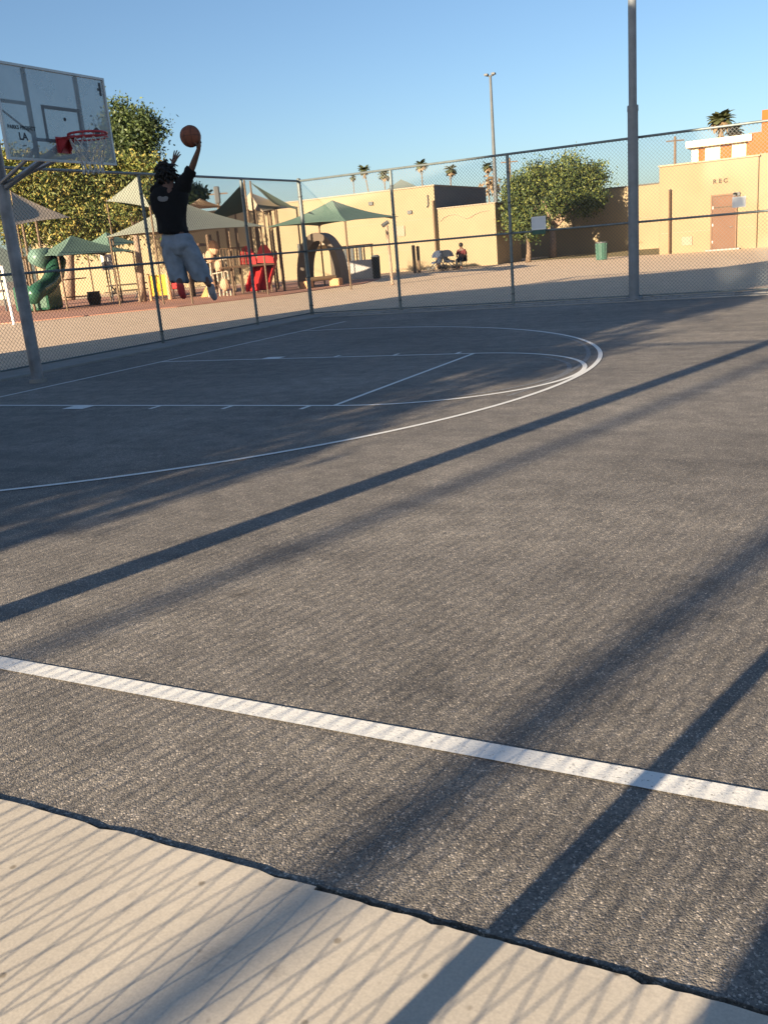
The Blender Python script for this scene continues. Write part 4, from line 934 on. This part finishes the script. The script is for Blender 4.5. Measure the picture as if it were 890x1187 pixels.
for s in (-1, 1): mb.box(b+V((s*.65*.89, s*.65*.45, .36)), (.08, 1.3, .08), R(27)); mb.tube([b+V((s*.58, s*.3-.5, 0)), b+V((s*.58, s*.3+.2, .72))], .035, 6); mb.tube([b+V((s*.58, s*.3+.5, 0)), b+V((s*.58, s*.3-.2, .72))], .035, 6)
mb.build('leg_frame', DARKST, t)
# fence post pair at far left
b = gnd(17, 30); t = thing('gate_post', 'pale slanting gate post left of the hoop pole beyond the fence', 'post', b)
mb = MB(); mb.tube([b, at(3, 310, 30)+V((0, 0, 0))], .045, 10); mb.build('post', WHITE, t); mb = MB(); mb.tube([at(3, 310, 30), at(3, 310, 30)+V((0, 0, .05))], .055, 10); mb.build('cap', WHITE, t)
b = gnd(-8, 44); t = thing('slatted_bench', 'cream slatted bench back at the far left edge', 'bench', b)
mb = MB()
for k in range(4): mb.box(b+V((0, 0, .75+k*.45)), (1.6, .06, .32), R(27))
mb.build('slats', CREAMW, t); mb = MB(); 
for s in (-1, 1): mb.tube([b+RT*.7*s, V((b.x+RT.x*.7*s, b.y+RT.y*.7*s, 2.4))], .05, 6)
mb.build('frame', DARKST, t)
# concrete play arch
t = thing('play_arch', 'large round-topped arch standing before the cream hall', 'play arch', gnd(362, 41))
c0 = gnd(371, 41.5); rx_, rz_ = 1.0, 2.35; ax_ = V((RT.x, RT.y, 0)).normalized(); k = 24
out = [c0+ax_*(-rx_*math.cos(i*PI/k))+V((0, 0, rz_*math.sin(i*PI/k)**.8)) for i in range(k+1)]
inn = [c0+ax_*(.06-.70*math.cos(i*PI/k))+V((0, 0, 2.0*math.sin(i*PI/k)**.8)) for i in range(k+1)]
dv = th*1.1+ax_*.35
mb = MB(); n = k+1; mb.add(out+inn+[p+dv for p in out]+[p+dv for p in inn], sum([[(i, i+1, n+i+1, n+i), (2*n+i+1, 2*n+i, 3*n+i, 3*n+i+1), (i+1, i, 2*n+i, 2*n+i+1), (n+i, n+i+1, 3*n+i+1, 3*n+i)] for i in range(k)], []))
mb.build('arch_shell', mat('brown_grey_fibreglass', (.15, .12, .095), .8, .1, 3), t)
b = gnd(372, 40); t = thing('log_bench', 'low orange-tan bench at the foot of the arch', 'bench', b); e1 = gnd(356, 40); e2 = gnd(390, 40.5)
mb = MB(); mb.tube([e1+V((0, 0, .38)), e2+V((0, 0, .38))], .10, 10); mb.build('seat', TANP, t)
for e in (e1, e2): mb = MB(); mb.box(e+V((0, 0, .17)), (.5, .4, .34)); mb.build('leg', mat('orange_tan_block', (.5, .28, .14), .8), t, bevel=.05)
a = gnd(396, 49); b = gnd(434, 47.5); t = thing('low_wall', 'low grey panelled wall in front of the cream hall', 'wall', a.lerp(b, .5))
mb = MB(); dv = (b-a).normalized(); nv = V((-dv.y, dv.x, 0)); mb.prism([a, b, b+nv*.2, a+nv*.2], (0, 0, .95)); mb.build('wall_body', STUCG, t, bevel=.02)
mb = MB()
for f_ in (.05, .28, .5, .72, .95): q = a.lerp(b, f_)+nv*.1; mb.tube([q+V((0, 0, .9)), q+V((0, 0, 1.7))], .04, 6)
mb.tube([a+nv*.1+V((0, 0, 1.7)), b+nv*.1+V((0, 0, 1.7))], .03, 6); mb.build('railing', TANP, t)
b = gnd(437, 46.5); t = thing('dark_bin', 'dark slim litter bin at the end of the low grey wall', 'bin', b)
mb = MB(); mb.tube([b, b+V((0, 0, 1.05))], [.2, .22], 14); mb.build('body', BLKP, t); mb = MB(); mb.tube([b+V((0, 0, 1.05)), b+V((0, 0, 1.15))], [.24, .15], 14); mb.build('lid', DARKST, t)
for px, py, dd_, lb in ((481, 285, 50, 'brown post before the hall, left of two short ones'), (486, 286, 50, 'brown post before the hall, right of two short ones')):
    b = gnd(px, dd_); t = thing('bollard', lb, 'post', b, 'short brown posts by the hall'); top = at(px, py, dd_)
    mb = MB(); mb.tube([b, V((b.x, b.y, top.z))], .09, 10); mb.build('shaft', TANP, t); mb = MB(); mb.sphere((b.x, b.y, top.z), .1, 10, 6, (1, 1, .5)); mb.build('cap', TANP, t)
# horn speaker post below green canopy tip
b = gnd(455, 36.5); t = thing('canopy_stay_post', 'pale leaning post with a dark clamp right of the large green canopy', 'post', b)
mb = MB(); mb.tube([b, at(448, 262, 36.5)], .06, 10); mb.build('post', BARKL, t); mb = MB(); mb.tube([at(443, 262, 36.5), at(450, 257, 36.5)], .08, 8); mb.build('clamp', DARKST, t)

# green bin
b = gnd(697, 45.5); t = thing('litter_bin', 'green mesh litter bin on the pavement before the rear wing', 'bin', b)
mb = MB(); mb.tube([b, b+V((0, 0, .8))], [.25, .28], 18); mb.build('body', TREEB, t)
mb = MB(); mb.tube([b+V((0, 0, .8)), b+V((0, 0, .86))], .30, 18); mb.build('rim', DARKST, t)
mb = MB()
for k in range(14): a = k*2*PI/14; mb.tube([b+V((.26*math.cos(a), .26*math.sin(a), .02)), b+V((.29*math.cos(a), .29*math.sin(a), .78))], .015, 5)
mb.build('slats', mat('bin_slat_paint', (.05, .14, .11), .5), t)
# strollers and a seated person by the annex
def stroller(px, dep, label, fab, s=1):
    b = gnd(px, dep); t = thing('stroller', label, 'stroller', b, 'strollers by the cream annex')
    mb = MB()
    for sd in (-.25, .25):
        o = V((0, sd, 0)); mb.tube([b+o+V((-.45*s, 0, .12)), b+o+V((.0, 0, .5)), b+o+V((.5*s, 0, 1.02))], .025, 6); mb.tube([b+o+V((.4*s, 0, .15)), b+o+V((0, 0, .6))], .025, 6)
    mb.tube([b+V((.5*s, -.25, 1.02)), b+V((.5*s, .25, 1.02))], .025, 6); mb.build('frame', GALV, t)
    for x in (-.45*s, .4*s):
        for sd in (-.27, .27):
            c_ = b+V((x, sd, .15)); k = 16; mb = MB(); mb.tube([c_+V((.13*math.cos(i*2*PI/k), 0, .13*math.sin(i*2*PI/k))) for i in range(k+1)], .02, 6, caps=False); mb.tube([c_+V((0, -.02, 0)), c_+V((0, .02, 0))], .08, 10); mb.build('wheel', BLKP, t)
    mb = MB(); mb.prism([b+V((-.3*s, -.22, .4)), b+V((.15*s, -.22, .42)), b+V((.3*s, -.22, .95)), b+V((.2*s, -.22, .95)), b+V((.05*s, -.22, .55)), b+V((-.3*s, -.22, .5))], (0, .44, 0)); mb.build('seat', fab, t)
    mb = MB(); k = 8; arc = [b+V((.12*s, -.24, .72))+V((.36*math.cos(a)*-s, 0, .36*math.sin(a))) for a in [i*PI*.6/k for i in range(k+1)]]; mb.prism(arc+[b+V((.12*s, -.24, .72))], (0, .48, 0)); mb.build('hood', fab, t)
stroller(508, 50, 'pale stroller with dark seat, leftmost by the annex', SIGN); stroller(520, 50, 'grey stroller close to the seated person', STUCG, -1)
b = gnd(535, 49.5); t = thing('camp_chair', 'low folding chair with the seated person on it', 'chair', b)
mb = MB(); mb.box(b+V((0, 0, .42)), (.5, .45, .05)); mb.build('seat', BLKP, t); mb = MB(); mb.box(b+V((0, .24, .68)), (.5, .04, .5)); mb.build('backrest', BLKP, t)
for sx in (-1, 1):
    for sy in (-1, 1): mb = MB(); mb.tube([b+V((sx*.23, sy*.2, 0)), b+V((sx*.2, sy*.2, .42))], .015, 6); mb.build('leg', DARKST, t)
t = thing('person', 'small distant person in dark red top seated on a folding chair by the annex', 'person', b)
S = b+V((0, .08, .53)); vs_ = [S, S+V((0, .06, .25)), S+V((0, .04, .48)), S+V((0, .0, .60)), S+V((0, -.02, .72)),
    S+V((-.19, .03, .46)), S+V((-.25, -.08, .22)), S+V((-.14, -.28, .12)), S+V((.19, .03, .46)), S+V((.25, -.08, .22)), S+V((.14, -.28, .12)),
    S+V((-.12, -.42, .0)), S+V((-.13, -.45, -.46)), S+V((-.13, -.58, -.49)), S+V((.12, -.42, .0)), S+V((.13, -.45, -.46)), S+V((.13, -.58, -.49))]
skinned('body', vs_, [(0, 1), (1, 2), (2, 3), (3, 4), (2, 5), (5, 6), (6, 7), (2, 8), (8, 9), (9, 10), (0, 11), (11, 12), (12, 13), (0, 14), (14, 15), (15, 16)],
        [.14, .12, .13, .055, .10, .06, .045, .035, .06, .045, .035, .075, .045, .04, .075, .045, .04], SKIN, t)
skinned('top', [vs_[0]+V((0, 0, .05)), vs_[1], vs_[2], vs_[5], vs_[6], vs_[8], vs_[9]], [(0, 1), (1, 2), (2, 3), (3, 4), (2, 5), (5, 6)], [.16, .15, .15, .08, .065, .08, .065], mat('dark_red_cloth', (.10, .02, .02), .9), t, root_i=2)
skinned('trousers', [vs_[0]-V((0, 0, .02)), vs_[11], vs_[12]+V((0, 0, .08)), vs_[14], vs_[15]+V((0, 0, .08))], [(0, 1), (1, 2), (0, 3), (3, 4)], [.155, .09, .06, .09, .06], BLKP, t)
mb = MB(); mb.sphere(vs_[4]+V((0, .02, .03)), .115, 14, 10, (1, 1.05, 1.1)); mb.build('hair', HAIR, t, smooth=True)

# tidy helper keys
for o in bpy.data.objects:
    if '_o' in o.keys(): del o['_o']
